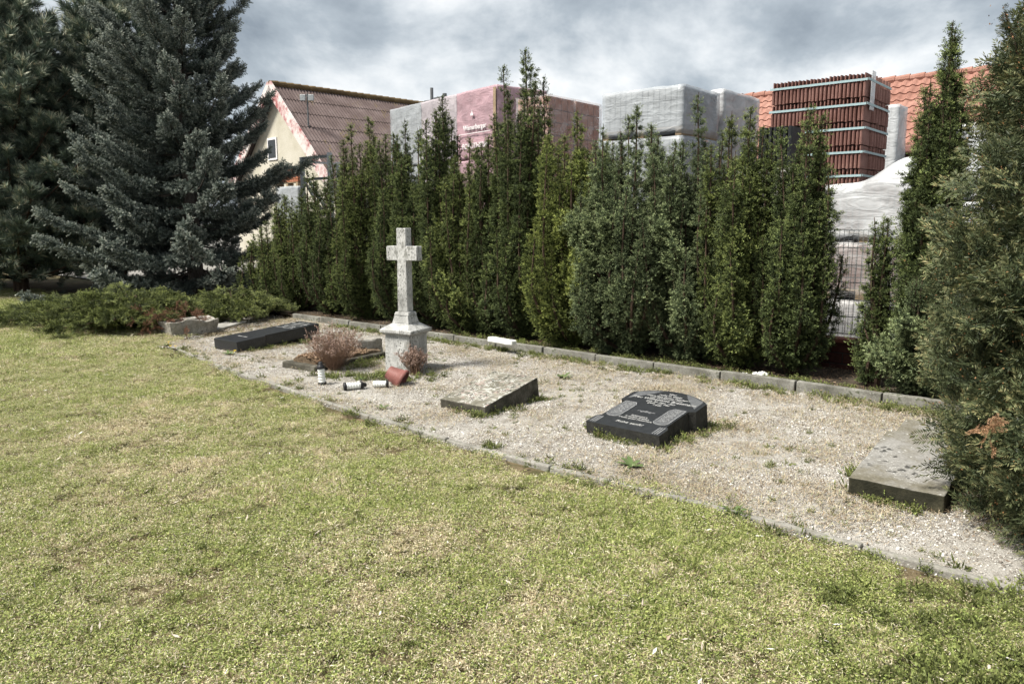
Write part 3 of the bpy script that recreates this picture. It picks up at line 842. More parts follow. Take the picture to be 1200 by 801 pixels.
def spiral(cx, cy, r0, turns, a0, sgn=1, n=22):
    return [(cx + r0 * (1 - i / n * .85) * math.cos(a0 + sgn * turns * 6.283 * i / n), cy + r0 * (1 - i / n * .85) * math.sin(a0 + sgn * turns * 6.283 * i / n)) for i in range(n + 1)]
for sg in (-1, 1):
    x0, x1 = sg * .262, sg * .145
    xm = (x0 + x1) / 2; hw = abs(x1 - x0) / 2
    panel = [(xm + hw * sg, .60)] + [(xm + hw * sg, .262)] + [(xm + hw * math.cos(a), .262 + hw * .75 * math.sin(a)) for a in np.linspace(0 if sg > 0 else math.pi, -math.pi if sg > 0 else 2 * math.pi, 12)][1:-1] + [(xm - hw * sg, .262), (xm - hw * sg, .55), (xm - hw * sg * .6, .60)]
    if sg < 0: panel = panel[::-1]
    panel = [(x * 1.06, y * KY) for x, y in panel]
    flat_poly('carved_panel', panel, ZT, MAT['etched_dark'], g)
    paths = [panel + [panel[0]]]
    for k in range(5):
        yy = (.29 + .062 * k) * KY; xm = sg * .2035 * 1.06
        paths += [spiral(xm - .018, yy, .026, 1.4, k, 1), spiral(xm + .018, yy + .028, .026, 1.4, k + 2, -1), [(xm - .03, yy - .02), (xm + .03, yy + .04)]]
    flat_curve('scrollwork', paths, ZT + .0015, .006, MAT['etched'], g)
    # grooves at the foot
    flat_curve('foot_grooves', [[(sg * (hw_b - .03 - .02 * k), .02), (sg * (hw_b - .03 - .02 * k), .14)] for k in range(3)], ZT, .008, MAT['etched'], g)
    cp = [(sg * .31, .68 * KY)] + [(x, y - .014) for x, y in (head_arc[1:6] if sg > 0 else head_arc[-2:-7:-1])]
    cp += [(cp[-1][0] + sg * .045, cp[-1][1] - .075)]
    if sg < 0: cp = cp[::-1]
    flat_poly('carved_corner', cp, ZT, MAT['etched_dark'], g)
rows = [('Hier', .925, .034, .07), ('ruht in Gott', .878, .036, .21), ('unsere liebe Mutter, Schwieger-', .834, .028, .40), ('und Großmutter Frau', .797, .028, .30), ('Frau Wilhelmine Brestmann', .738, .050, .585),
        ('geb. 25. Sept. 1863', .690, .030, .26), ('gest. 17. Mai', .648, .030, .20), ('1940', .611, .028, .07), ('Schlummere', .300, .028, .15), ('in stillem Frieden,', .262, .028, .22), ('treues, gutes Mutterherz', .224, .028, .30), ('Ruhe sanft!', .120, .042, .24)]
for tx, y, sz, wd in rows:
    o = link('inscription', text_mesh(tx, sz, .0012, .2, 0.0, wd), MAT['inscription'], g); o.location = (0, y * KY, ZT + .0013)
orn = [[(-.08 + .02 * k, .43 + .012 * math.sin(k * 1.9)) for k in range(9)], spiral(-.035, .425, .02, 1.3, 0), spiral(.035, .425, .02, 1.3, 3.1, -1), spiral(0, .435, .018, 1.5, 1)]
orn = [[(x, y * KY) for x, y in P] for P in orn]
g.rotation_euler = (rad(9), 0, rz)
flat_curve('ornament', orn, ZT, .005, MAT['etched'], g)
weeds_line(wpt(m, rz, -.33, -.03), wpt(m, rz, .35, -.04), 14); weeds_line(wpt(m, rz, .36, -.02), wpt(m, rz, .37, .95), 20, .05, .4, 1.1); weeds_line(wpt(m, rz, -.35, 0), wpt(m, rz, -.35, .6), 6)

# mossy slab under the big yew
ZT2 = .12
rz = rad(-39); m = gp(995, 558, ZT2) + Vector((math.cos(rz), math.sin(rz), 0)) * .26; m.z = 0
g = thing('mossy_slab', 'grey mossy slab with stepped head lying half under the big right-hand yew', 'gravestone', (m.x, m.y, 0), rz, 'fallen gravestones')
W2 = .52
bm = bmesh.new()
h2 = W2 / 2
wedge(bm, [(-h2, 0), (h2, 0), (h2, .94), (h2 - .05, .95), (h2 - .05, 1.26), (-h2 + .05, 1.26), (-h2 + .05, .95), (-h2, .94)], ZT2, 5.5)
g.rotation_euler = (rad(5.5), 0, rz)
bmesh.ops.recalc_face_normals(bm, faces=bm.faces)
bevel(bm, .007, 2); roughen(bm, .004, 8, 5, .045)
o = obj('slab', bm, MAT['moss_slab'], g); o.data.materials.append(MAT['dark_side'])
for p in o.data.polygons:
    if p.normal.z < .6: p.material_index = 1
weeds_line(wpt(m, rz, -h2, -.04), wpt(m, rz, h2 * .4, -.05), 14); weeds_line(wpt(m, rz, -h2 - .04, 0), wpt(m, rz, -h2 - .04, .5), 5)

# long black slab, far end propped up
fl, fr = gp(253, 398, .15), gp(284, 402, .15)
fr = gp(283, 400.5, .15)
fl.z = fr.z = 0
m, rz = local_frame(gp(252, 409), gp(279, 414))
g = thing('long_black_slab', 'long black narrow gravestone with pale lettering propped up at its far end', 'gravestone', (m.x, m.y, 0), rz, 'fallen gravestones')
hb, ht = .27, .225
bm = bmesh.new()
prism(bm, [(-hb, 0), (hb, 0), (hb, .42), (ht, .45), (ht, 1.34), (-ht, 1.34), (-ht, .45), (-hb, .42)], 0, .15)
bevel(bm, .006, 2)
sl = obj('stone', bm, MAT['black_granite'], g)
lift = rad(4.2)
sl.rotation_euler = (lift, 0, 0)
for k, (tx, y, sz, wd) in enumerate([('Hier ruhen in Gott', 1.24, .040, .26), ('Friedrich Lange', 1.16, .055, .34), ('geb. 4. 3. 1858 gest. 9. 1. 1931', 1.08, .034, .36), ('Anna Lange', .99, .055, .28), ('geb. 2. 8. 1862 gest. 5. 6. 1938', .91, .034, .36), ('Ruhet sanft', .25, .036, .2)]):
    o = link('inscription', text_mesh(tx, sz, .0015, .15, 0.0, wd), MAT['inscription'], sl); o.location = (0, y, .1515)
pr = thing('prop_stone', 'small rough grey stone wedged under the raised end of the long black slab', 'stone', wpt(m, rz, 0, 1.18), rz)
bm = bmesh.new(); box(bm, (0, 0, .042), (.26, .14, .085)); bevel(bm, .012, 1); roughen(bm, .006, 14, 8, .05)
obj('rock', bm, MAT['trough_stone'], pr)
weeds_line(wpt(m, rz, .30, 0), wpt(m, rz, .27, 1.1), 16)

# broken stone trough
m, rz = local_frame(gp(181, 391), gp(205, 397))
g = thing('stone_trough', 'weathered hollow stone trough beside the creeping juniper', 'trough', (m.x, m.y, 0), rz - .05)
WT, LT, HT = .52, .74, .21
def slabpart(name, c, s, seed, mat, parent, amp=.010, rot=None):
    bm = bmesh.new(); box(bm, c, s, rot); bevel(bm, .012, 1); roughen(bm, amp, 9, seed, .07)
    return obj(name, bm, mat, parent)
bm = bmesh.new()
def ring(hw, y0, y1, z): return [bm.verts.new(p) for p in ((-hw, y0, z), (hw, y0, z), (hw, y1, z), (-hw, y1, z))]
r0, r1 = ring(WT / 2 - .06, .05, LT - .04, -.02), ring(WT / 2, 0, LT, HT)
r2, r3 = ring(WT / 2 - .085, .09, LT - .09, HT), ring(WT / 2 - .11, .11, LT - .11, HT - .10)
bm.faces.new(list(reversed(r0))); bm.faces.new(r3)
for a, b in ((r0, r1), (r1, r2), (r2, r3)):
    for k in range(4): bm.faces.new((a[k], a[(k + 1) % 4], b[(k + 1) % 4], b[k]))
bmesh.ops.recalc_face_normals(bm, faces=bm.faces); bevel(bm, .010, 1); roughen(bm, .014, 7, 4, .06)
for v in bm.verts:
    if v.co.z > .1: v.co.z += .035 * mn.noise(v.co * 5) - .03 * (1 if v.co.x > .1 and v.co.y > .5 else 0)
obj('trough', bm, MAT['trough_stone'], g)
bm = bmesh.new(); box(bm, (0, LT / 2, HT - .10), (WT - .20, LT - .20, .08)); roughen(bm, .022, 8, 5, .05); obj('soil_fill', bm, MAT['leaf_soil'], g)
g.rotation_euler = (rad(2), rad(-3), rz - .05)
a_ = gp(247, 388); b_ = gp(282, 379)
mid = (a_ + b_) / 2
g = thing('flat_slab', 'thin flat grey slab lying on the ground beside the stone trough', 'slab', (mid.x, mid.y, 0), math.atan2(b_.y - a_.y, b_.x - a_.x))
slabpart('slab', (0, .05, .022), (.95, .34, .045), 9, MAT['concrete'], g, .004)

# grave border with rubble and a sunken stone
m, rz = local_frame(gp(331, 431), gp(369, 437))
g = thing('grave_border', 'low stone grave surround filled with brown rubble behind the dry bush', 'grave', (m.x, m.y, 0), rz)
BW, BL = .56, 1.15
slabpart('border_stone', (0, .04, .035), (BW, .08, .09), 21, MAT['slab_side'], g, .006)
slabpart('border_stone', (-BW / 2 + .04, .62, .035), (.075, 1.06, .085), 22, MAT['slab_side'], g, .006)
slabpart('border_stone', (BW / 2 - .04, .62, .035), (.075, 1.06, .085), 23, MAT['slab_side'], g, .006)
bm = bmesh.new(); box(bm, (0, .62, .03), (BW - .16, 1.04, .09)); roughen(bm, .018, 9, 6, .05)
for v in bm.verts:
    if v.co.z > .04: v.co.z += .07 * max(0, 1 - (v.co.x / .24) ** 2)
obj('soil_fill', bm, MAT['leaf_soil'], g)
a = Acc(); n = 1000
C = np.stack([RNG.uniform(-.2, .2, n), RNG.uniform(.1, .95, n), np.zeros(n)], 1); C[:, 2] = .075 + .07 * np.maximum(0, 1 - (C[:, 0] / .24) ** 2) + RNG.uniform(-.008, .018, n); S = RNG.uniform(.010, .032, n)
base = np.array([[1, 0, 0], [0, 1, 0], [-1, 0, 0], [0, -1, 0], [0, 0, .7], [0, 0, -.6]], float)
V = base[None] * S[:, None, None] * RNG.uniform(.6, 1.3, (n, 6, 1)) + C[:, None]
Fp = np.array([[0, 1, 4], [1, 2, 4], [2, 3, 4], [3, 0, 4], [1, 0, 5], [2, 1, 5], [3, 2, 5], [0, 3, 5]])
Fp = (Fp[None] + 6 * np.arange(n)[:, None, None]).reshape(-1, 3)
o = pydata('rubble', V.reshape(-1, 3), Fp.tolist(), MAT['leaf_litter'], g)
at = o.data.attributes.new('c', 'FLOAT', 'POINT'); at.data.foreach_set('value', np.repeat(RNG.uniform(.1, 1, n), 6).astype(np.float32)); o['kind'] = 'stuff'
hs = thing('broken_headstone', 'broken grey boulder-like headstone stub left of the white cross', 'gravestone', (gp(421, 417).x, gp(421, 417).y, 0), rz + .1, 'fallen gravestones')
bm = bmesh.new(); prism(bm, [(-.24, -.2), (.18, -.26), (.25, .02), (.2, .24), (-.22, .26), (-.28, .05)], 0, .23)
bmesh.ops.recalc_face_normals(bm, faces=bm.faces); bevel(bm, .03, 2); roughen(bm, .014, 6, 12, .06)
for v in bm.verts:
    if v.co.z > .15: v.co.z += -.18 * (v.co.y + .0) * .5 + .05 * v.co.x
    if v.co.z < .01: v.co.z = -.01
obj('stub', bm, MAT['trough_stone'], hs)

# ------------------------------------------------------------------ white cross on its plinth
cc = gp(475, 436); cc.z = 0
g = thing('stone_cross', 'weathered white stone cross standing on a square plinth', 'cross', (cc.x, cc.y + .12, 0), rad(-118 + 90))
def frustum(name, z0, z1, a, b, seed, bev=.006, amp=.003):
    bm = bmesh.new(); vs_ = box(bm, (0, 0, (z0 + z1) / 2), (1, 1, z1 - z0))
    for v in vs_:
        k = a if v.co.z < (z0 + z1) / 2 else b
        v.co.x *= k[0]; v.co.y *= k[1]
    bevel(bm, bev, 2); roughen(bm, amp, 10, seed, .05)
    return obj(name, bm, MAT['white_stone'], g)
frustum('plinth', -.02, .425, (.345, .345), (.335, .335), 1)
frustum('cap_neck', .425, .447, (.365, .365), (.385, .385), 2, .004)
frustum('cap', .447, .484, (.42, .42), (.425, .425), 3, .006)
frustum('cap_slope', .484, .55, (.415, .415), (.215, .215), 4, .004)
frustum('base', .55, .635, (.225, .205), (.185, .165), 5, .006)
frustum('moulding', .635, .675, (.20, .18), (.175, .155), 6, .008)
bm = bmesh.new()
w, th = .067, .056
cr = [(-w, .675), (w, .675), (w * .94, 1.245), (.205, 1.245), (.205, 1.405), (w * .94, 1.405), (w * .94, 1.60), (-w * .94, 1.60), (-w * .94, 1.405), (-.205, 1.405), (-.205, 1.245), (-w * .94, 1.245)]
prism(bm, cr, -th, th)
bmesh.ops.rotate(bm, cent=(0, 0, 0), matrix=Matrix.Rotation(rad(90), 3, 'X'), verts=bm.verts)
bmesh.ops.recalc_face_normals(bm, faces=bm.faces)
bevel(bm, .008, 2); roughen(bm, .003, 10, 7, .05)
obj('cross', bm, MAT['white_stone'], g)

# ------------------------------------------------------------------ lanterns, pot, dry plants
def lantern(label, loc, rot=(0, 0, 0), sc=1.0, cap=True):
    g = thing('grave_lantern', label, 'grave lantern', loc, 0, 'grave candle lanterns'); g.rotation_euler = rot; g.scale = (sc,) * 3
    bm = bmesh.new(); lathe(bm, [(0, 0), (.042, 0), (.043, .02), (.037, .026), (0, .026)]); obj('base', bm, MAT['black_plastic'], g, True)
    prof = [(.033, .0262)]
    for k in range(5):
        z = .03 + k * .029; prof += [(.0335, z), (.0385, z + .004), (.0385, z + .008), (.0335, z + .012), (.0335, z + .026)]
    bm = bmesh.new(); lathe(bm, prof); obj('cylinder', bm, MAT['white_plastic'], g, True)
    if cap:
        bm = bmesh.new(); lathe(bm, [(0, .172), (.041, .172), (.041, .186), (.032, .205), (.024, .212), (.022, .232), (.015, .24), (0, .241)]); obj('cap', bm, MAT['black_plastic'], g, True)
    return g
p = gp(378, 451); lantern('white ribbed grave lantern with black cap standing upright', (p.x, p.y, .006), (rad(2), rad(-3), 0), 1.0)
p = gp(403, 458); p2 = gp(428, 457); dv = p2 - p
rl = Vector((dv.x, dv.y + .05, .0)).to_track_quat('Z', 'Y').to_euler()
lantern('white grave lantern lying on its side with base to the left, beside upright lantern', (p.x, p.y, .046), rl, .95, True)
p = gp(458, 454); rl = Vector((-1, -.08, .0)).to_track_quat('Z', 'Y').to_euler()
lantern('open white grave lantern lying against the overturned flower pot', (p.x - .02, p.y - .02, .045), rl, .9, False)
p = gp(463, 453)
g = thing('flower_pot', 'overturned terracotta coloured plastic flower pot in front of the cross plinth', 'flower pot', (p.x, p.y + .08, .095))
bm = bmesh.new(); lathe(bm, [(0, 0), (.062, 0), (.064, .004), (.069, .045), (.074, .050), (.078, .088), (.083, .093), (.088, .132), (.100, .137), (.103, .17), (.097, .172), (.094, .14), (.084, .135), (.06, .012), (0, .012)], 32)
bmesh.ops.translate(bm, verts=bm.verts, vec=(0, 0, -.085))
obj('pot', bm, MAT['terracotta'], g, True)
g.rotation_euler = Vector((.80, -.15, -.42)).to_track_quat('Z', 'Y').to_euler(); g.scale = (1.1, 1.1, 1.1)

def dry_plant(name, label, loc, n, h, spread, lean=(0, 0), head=True):
    g = thing(name, label, 'dry plant', loc)
    bm = bmesh.new(); HV, HF = [], []
    for i in range(n):
        ph = random.uniform(0, 6.283); r = random.random() ** .6
        hh = h * random.uniform(.55, 1.05)
        tip = Vector((math.cos(ph) * r * spread + lean[0], math.sin(ph) * r * spread + lean[1], hh * (1 - .25 * r)))
        b = Vector((random.gauss(0, .03), random.gauss(0, .03), 0)); midp = b.lerp(tip, .5) + Vector((random.gauss(0, .02), random.gauss(0, .02), hh * .06))
        tube(bm, [b, midp, tip], [.003, .0022, .0014], 3, False)
        for k in range(3):
            q = midp.lerp(tip, random.random()); e2 = q + Vector((random.gauss(0, .035), random.gauss(0, .035), random.uniform(.02, .07)))
            tube(bm, [q, e2], [.0017, .001], 3, False)
            HV.append(e2)
        HV.append(tip)
    obj('stems', bm, MAT['dry_stem'], g)
    P = np.array([tuple(v) for v in HV]); m = len(P); P = np.repeat(P, 4, 0)
    v, f = diamonds(P + RNG.normal(0, .008, P.shape), RNG.normal(0, 1, P.shape) + [0, 0, .6], RNG.uniform(.012, .03, len(P)), .008)
    o = pydata('seed_heads', v, f.tolist(), MAT['dry_flower'], g)
    return g
p = gp(390, 436); dry_plant('dry_bush', 'dry brown many-stemmed bush growing beside the rubble grave surround', (p.x, p.y + .1, 0), 230, .52, .34)
p = gp(486, 437); dry_plant('dry_bouquet', 'withered brown bouquet leaning against the cross plinth', (p.x + .03, p.y - .12, 0), 130, .30, .16, (-.03, .03))
p = gp(455, 446); weeds_line((p.x - .8, p.y + .2, 0), (p.x + .45, p.y + .15, 0), 60, .12, .5, 1.1); weeds_line(gp(420, 430), gp(445, 415), 40, .10, .6, 1.2)
# white block on the kerb
a_, b_ = gp(564, 400, .12), gp(604, 407, .12); mid = (a_ + b_) / 2
g = thing('white_block', 'white painted concrete block lying on the rear kerb', 'block', (mid.x + .05, mid.y + .06, .125), math.atan2(b_.y - a_.y, b_.x - a_.x))
slabpart('block', (0, 0, .03), (.47, .10, .065), 31, MAT['white_plastic'], g, .004)

# ------------------------------------------------------------------ trees
def yew(name, label, base, H, R, nplumes, tint, group='yew hedge', seed=0, lean=(0, 0), leaders=(), low=.02, dens=1.0, outer=.42, thick=1.0, side=0, skirt=.5):
    random.seed(100 + seed)
    g = thing(name, label, 'yew', base, 0, group)
    pos, dr, sc, tone, var = [], [], [], [], []
    def put(p, d, k, t, v): pos.append(p); dr.append(d); sc.append(k); tone.append(min(1, max(0, t))); var.append(v)
    wood = bmesh.new()
    plumes = []
    for i in range(nplumes):
        a = i * 2.399 + random.uniform(-.3, .3); q = math.sqrt((i + .5) / nplumes)
        h = H * ((.50 + .46 * random.random() ** .8) * (1 - .12 * q * q) if i else 1.0)
        plumes.append((a, R * q * random.uniform(.8, 1.1), h))
    for i in range(6):
        plumes.append((random.uniform(0, 6.283), R * random.uniform(.15, .85), -H * random.uniform(.72, .98)))
    for i in range(int(nplumes * skirt)):
        a = i * 2.399 + 1.1 + random.uniform(-.4, .4); plumes.append((a, R * random.uniform(1.0, 1.38), H * random.uniform(.30, .58)))
    for (a, rr, h) in plumes:
        thin = h < 0; h = abs(h)
        wob = [random.uniform(-.05, .05) for _ in range(4)]
        def path(s):
            out = rr * (1 - (1 - min(1, s * 1.9)) ** 2) * (1 + .06 * s)
            return Vector((math.cos(a) * out + lean[0] * s + wob[0] * math.sin(s * 5 + wob[2] * 60), math.sin(a) * out + lean[1] * s + wob[1] * math.sin(s * 4 + wob[3] * 60), low * .3 + h * s))
        tube(wood, [path(k / 6) for k in range(7)], [.020 * (1 - k / 7) + .004 for k in range(7)], 5, False)
        fat = (random.uniform(.45, .6) if thin else random.uniform(.65, 1.12)) * thick; pt = random.random()
        z = low + random.uniform(0, .1)
        while z < h - .24:
            s = z / h; c = path(s); ax = (path(min(1, s + .06)) - c).normalized()
            bulge = .92 + .75 * mn.noise(Vector((a * 9, z * 3.0, seed)))
            taper = min(1, (h - z) / .8) ** .5
            k = fat * bulge * taper * random.uniform(.85, 1.15)
            ax = ax + Vector((random.gauss(0, .12), random.gauss(0, .12), 0)) + Vector((math.cos(a), math.sin(a), 0)) * .10
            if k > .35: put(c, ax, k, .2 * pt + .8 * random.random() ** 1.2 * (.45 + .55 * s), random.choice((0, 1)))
            # loose knobs on the outside
            for _ in range(1 if thin else 2):
                ph = random.uniform(0, 6.283); lat = Vector((math.cos(ph), math.sin(ph), 0))
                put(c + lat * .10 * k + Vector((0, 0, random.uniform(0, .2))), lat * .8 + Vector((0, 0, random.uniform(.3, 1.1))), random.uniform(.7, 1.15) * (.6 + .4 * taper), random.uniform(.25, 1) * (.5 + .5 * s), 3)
            z += .17 * random.uniform(.85, 1.25)
        put(path((h - .26) / h), path(1.0) - path((h - .26) / h), .95, .3 + .5 * random.random(), 2)
        tp = path(1.0); tl = random.uniform(.03, .15)
        tube(wood, [tp, tp + Vector((random.gauss(0, .01), random.gauss(0, .01), tl))], [.006, .003], 4, False)
        for k in range(2): put(tp + Vector((0, 0, tl * k / 2)), Vector((random.gauss(0, .15), random.gauss(0, .15), 1)), .42, .5, 3)
    for k in range(side):
        # leafy side boughs that bulge out of the front
        a = math.atan2(-N.y, -N.x) + random.uniform(-1.2, 1.2); z0 = random.uniform(.2, H * .5)
        l = random.uniform(.22, .42); b0 = Vector((math.cos(a) * R * .75, math.sin(a) * R * .75, z0)); dd = Vector((math.cos(a), math.sin(a), random.uniform(.5, 1.3))).normalized()
        tube(wood, [Vector((0, 0, z0 * .4)), b0, b0 + dd * l], [.02, .014, .005], 5, False)
        put(b0 - dd * .08, dd, random.uniform(.9, 1.2), .8, 0); put(b0 + dd * (l - .18), dd, random.uniform(.9, 1.15), .95, random.choice((1, 2)))
        for j in range(12):
            s = random.random(); lat = Vector((random.gauss(0, 1), random.gauss(0, 1), random.gauss(0, .7))).normalized() * .10 * (1.1 - s * .6)
            put(b0 + dd * l * s + lat * random.random(), lat * 6 + dd * .5 + Vector((0, 0, .5)), random.uniform(.8, 1.2), random.uniform(.45, 1), 3)
    obj('trunk', wood, MAT['bark'], g)
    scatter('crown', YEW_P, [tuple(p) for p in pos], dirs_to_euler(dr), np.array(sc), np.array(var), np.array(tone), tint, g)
    return g
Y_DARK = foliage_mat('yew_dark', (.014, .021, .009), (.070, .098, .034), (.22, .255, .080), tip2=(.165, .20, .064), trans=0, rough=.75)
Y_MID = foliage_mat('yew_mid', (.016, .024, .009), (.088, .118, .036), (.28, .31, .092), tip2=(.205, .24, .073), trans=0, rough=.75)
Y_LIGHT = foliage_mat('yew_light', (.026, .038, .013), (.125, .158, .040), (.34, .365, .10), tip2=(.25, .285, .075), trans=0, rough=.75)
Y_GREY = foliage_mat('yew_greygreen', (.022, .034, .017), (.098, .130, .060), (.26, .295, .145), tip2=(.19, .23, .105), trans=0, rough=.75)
def hedge_yew(px, ytop, wpx, d, tint, n, label, seed, **kw):
    p = on_line(px, d); z = z_at(p, ytop) - .12; R = wpx / F_PX * p.y * 1.18; n = int(n * .95); kw['outer'] = min(.82, kw.get('outer', .5) + .26)
    return yew('yew_tree', label, (p.x, p.y, .04), z, R, n, tint, seed=seed, **kw)
hedge_yew(318, 250, 24, .75, Y_MID, 16, 'lowest yew at the far left end of the hedge beside the spruce', 1, outer=.6)
hedge_yew(350, 222, 24, .7, Y_MID, 18, 'short yew second from the left end of the hedge', 2, outer=.6)
hedge_yew(388, 182, 26, .7, Y_DARK, 20, 'dark yew in front of the galvanised steel rack', 3, outer=.55)
hedge_yew(430, 136, 28, .7, Y_MID, 24, 'yew with blunt top in front of the brown roof', 4, outer=.55)
hedge_yew(472, 142, 28, .68, Y_DARK, 24, 'dark yew directly behind the white cross', 5, outer=.5)
hedge_yew(516, 112, 26, .68, Y_DARK, 20, 'narrow dark yew with twin spikes just right of the cross', 6, outer=.5)
hedge_yew(548, 162, 26, .62, Y_MID, 22, 'rounded green yew in front of the pink printed pallet wrap', 7, outer=.55, side=3)
hedge_yew(580, 142, 20, .66, Y_DARK, 15, 'thin dark yew just left of the tallest spire', 8, outer=.45)
hedge_yew(614, 56, 26, .66, Y_DARK, 20, 'tallest slender yew spire in the middle of the hedge', 9, outer=.52)
hedge_yew(672, 132, 36, .62, Y_LIGHT, 28, 'bright yellow-green yew right of the tallest spire', 10, outer=.45, side=8)
hedge_yew(738, 122, 46, .60, Y_GREY, 32, 'broad pale green yew bulging over the kerb behind the carved black gravestone', 11, outer=.42, side=14)
hedge_yew(806, 112, 38, .70, Y_GREY, 28, 'grey-green yew with many spikes in front of the grey wrapped pallets', 12, outer=.45, side=9)
hedge_yew(868, 124, 34, .68, Y_MID, 26, 'yew in front of the black roof tile stack', 13, outer=.5, side=2)
hedge_yew(938, 126, 27, .62, Y_DARK, 24, 'bowl-shaped dark yew in front of the red roof tile stack', 14, outer=.5, low=.06, skirt=.45)
hedge_yew(1092, 26, 18, .45, Y_DARK, 22, 'tall dark yew spire against the red tiled roof', 15, outer=.45, skirt=0)
hedge_yew(1094, 300, 20, .30, Y_GREY, 18, 'low bushy yew at the foot of the tall right-hand spire', 16, outer=.6, side=5, skirt=.2)
hedge_yew(1038, 252, 11, .55, Y_DARK, 5, 'thin young yew shoot in the gap before the wrapped tile pallets', 17, outer=.6)

# big yew close on the right
def near_yew():
    random.seed(77)
    base = Vector((3.38, 3.97, 0))
    g = thing('near_yew', 'large close yew with rust-tipped needles filling the right edge', 'yew', base)
    tint = foliage_mat('near_yew_needles', (.015, .023, .011), (.064, .086, .040), (.18, .205, .095), tip2=(.165, .14, .065), trans=.08)
    pos, dr, sc, tone = [], [], [], []
    wood = bmesh.new()
    H = 3.6
    def radius(z, a):
        t = z / H
        r = .93 * (1 - max(0, (t - .45) / .62) ** 1.6) * (.80 + .2 * min(1, t / .25))
        return max(.05, r * (1 + .20 * mn.noise(Vector((math.cos(a) * 1.6, math.sin(a) * 1.6, z * 1.7)))+ .12 * mn.noise(Vector((math.cos(a) * 4, math.sin(a) * 4, z * 4.5)))))
    n = 0
    while n < 3000:
        z = random.uniform(.06, H); a = random.uniform(0, 6.283)
        # the side that faces away from the lawn needs less
        if math.cos(a) > .35 and random.random() < .55: continue
        r = radius(z, a) * (1 - .42 * random.random() ** 2.0)
        p = Vector((math.cos(a) * r, math.sin(a) * r, z))
        out = Vector((math.cos(a), math.sin(a), 0))
        d = out * random.uniform(.5, 1.1) + Vector((0, 0, random.uniform(.05, 1.1))) + Vector((random.gauss(0, .35), random.gauss(0, .35), random.gauss(0, .2)))
        pos.append(p - d.normalized() * .1); dr.append(d); sc.append(random.uniform(.85, 1.4)); tone.append(random.random()); n += 1
    # low boughs that sweep out over the edging
    for (lx, ly, lz, lr, cnt) in ((-.62, -.50, .36, .24, 130), (-.70, -.45, .75, .26, 110), (-.55, -.66, .22, .22, 130), (-.68, -.2, 1.25, .28, 110), (-.45, -.75, .8, .35, 140)):
        for _ in range(cnt):
            q = Vector((random.gauss(0, 1), random.gauss(0, 1), random.gauss(0, .8))).normalized() * lr * random.random() ** .4
            p = Vector((lx, ly, lz)) + q
            if p.z < .04: continue
            pos.append(p); dr.append(q.normalized() + Vector((-.5, -.4, random.uniform(-.1, .6)))); sc.append(random.uniform(.8, 1.25)); tone.append(random.random())
        tube(wood, [(0, 0, max(.1, lz - .5)), (lx * .6, ly * .6, lz - .1), (lx, ly, lz)], [.03, .02, .008], 5, False)
    for k in range(110):
        z = random.uniform(.1, H * .92); a = random.uniform(0, 6.283); r = radius(z, a) * .92
        e2 = Vector((math.cos(a) * r, math.sin(a) * r, z)); s0 = Vector((math.cos(a) * .12, math.sin(a) * .12, max(.05, z - r * .75)))
        tube(wood, [s0, s0.lerp(e2, .5) + Vector((0, 0, .05)), e2], [.012, .007, .003], 4, False)
    for k in range(6):
        a = k * 1.05; tube(wood, [(math.cos(a) * .06, math.sin(a) * .06, 0), (math.cos(a) * .2, math.sin(a) * .2, 1.4), (math.cos(a) * .3, math.sin(a) * .3, 3.2)], [.06, .045, .015], 7, False)
    # leaders that stand free of the crown at the top
    for (lx, ly, z0, z1, tx) in ((-.55, -.05, 2.3, 3.02, -.78), (-.40, .0, 2.5, 3.0, -.47), (-.18, -.1, 2.6, 3.1, -.2), (.1, .0, 2.7, 3.5, .1), (-.62, .1, 2.2, 2.72, -.85)):
        A, B = Vector((lx, ly, z0)), Vector((tx, ly, z1)); ax = (B - A).normalized()
        tube(wood, [A, B], [.010, .004], 5, False)
        for j in range(46):
            s = random.random(); ph = random.uniform(0, 6.283); lat = Vector((math.cos(ph), math.sin(ph), .1))
            pos.append(A.lerp(B, s)); dr.append(lat * (.9 - .5 * s) + ax); sc.append(random.uniform(.35, .62) * (1.15 - .5 * s)); tone.append(random.random())
    obj('trunk', wood, MAT['bark'], g)
    n = len(pos)
    scatter('crown', SPRAY_P, [tuple(p) for p in pos], dirs_to_euler(dr), np.array(sc), RNG.integers(0, 4, n), np.array(tone), tint, g)
    # rusty buds at shoot tips
    idx = [i for i in range(n) if random.random() < .75]
    P, D = [], []
    for i in idx:
        for _ in range(3):
            d = Vector(dr[i]).normalized(); q = pos[i] + d * .2 * sc[i] * random.uniform(.6, 1.02) + Vector((random.gauss(0, .035), random.gauss(0, .035), random.gauss(0, .03)))
            P.append(tuple(q)); D.append((d.x + random.gauss(0, .4), d.y + random.gauss(0, .4), d.z + random.gauss(0, .4)))
    v, f = diamonds(np.array(P), np.array(D), .012, .0075)
    o = pydata('buds', v, f.tolist(), plain('yew_bud', (.24, .12, .05), .7, var=.4), g); o['kind'] = 'stuff'
    dead = foliage_mat('dead_needles', (.15, .085, .045), (.26, .145, .08), (.40, .245, .145), .2)
    tgt = gp(1157, 508, .62); tgt = ray(1157, 508); tgt = tgt * (3.42 / tgt.y) + Vector((0, 0, CAM_H)) - base
    pos = [tuple(tgt + Vector((random.gauss(0, .03), random.gauss(0, .03), random.gauss(0, .02)))) for _ in range(7)]
    scatter('dead_spray', SPRAY_P, pos, dirs_to_euler([(random.gauss(-.3, .6), random.gauss(-.3, .5), random.gauss(.1, .4)) for _ in pos]), np.full(7, .48), RNG.integers(0, 4, 7), np.full(7, .8), dead, g)['label'] = 'withered orange-brown spray of needles'
near_yew()

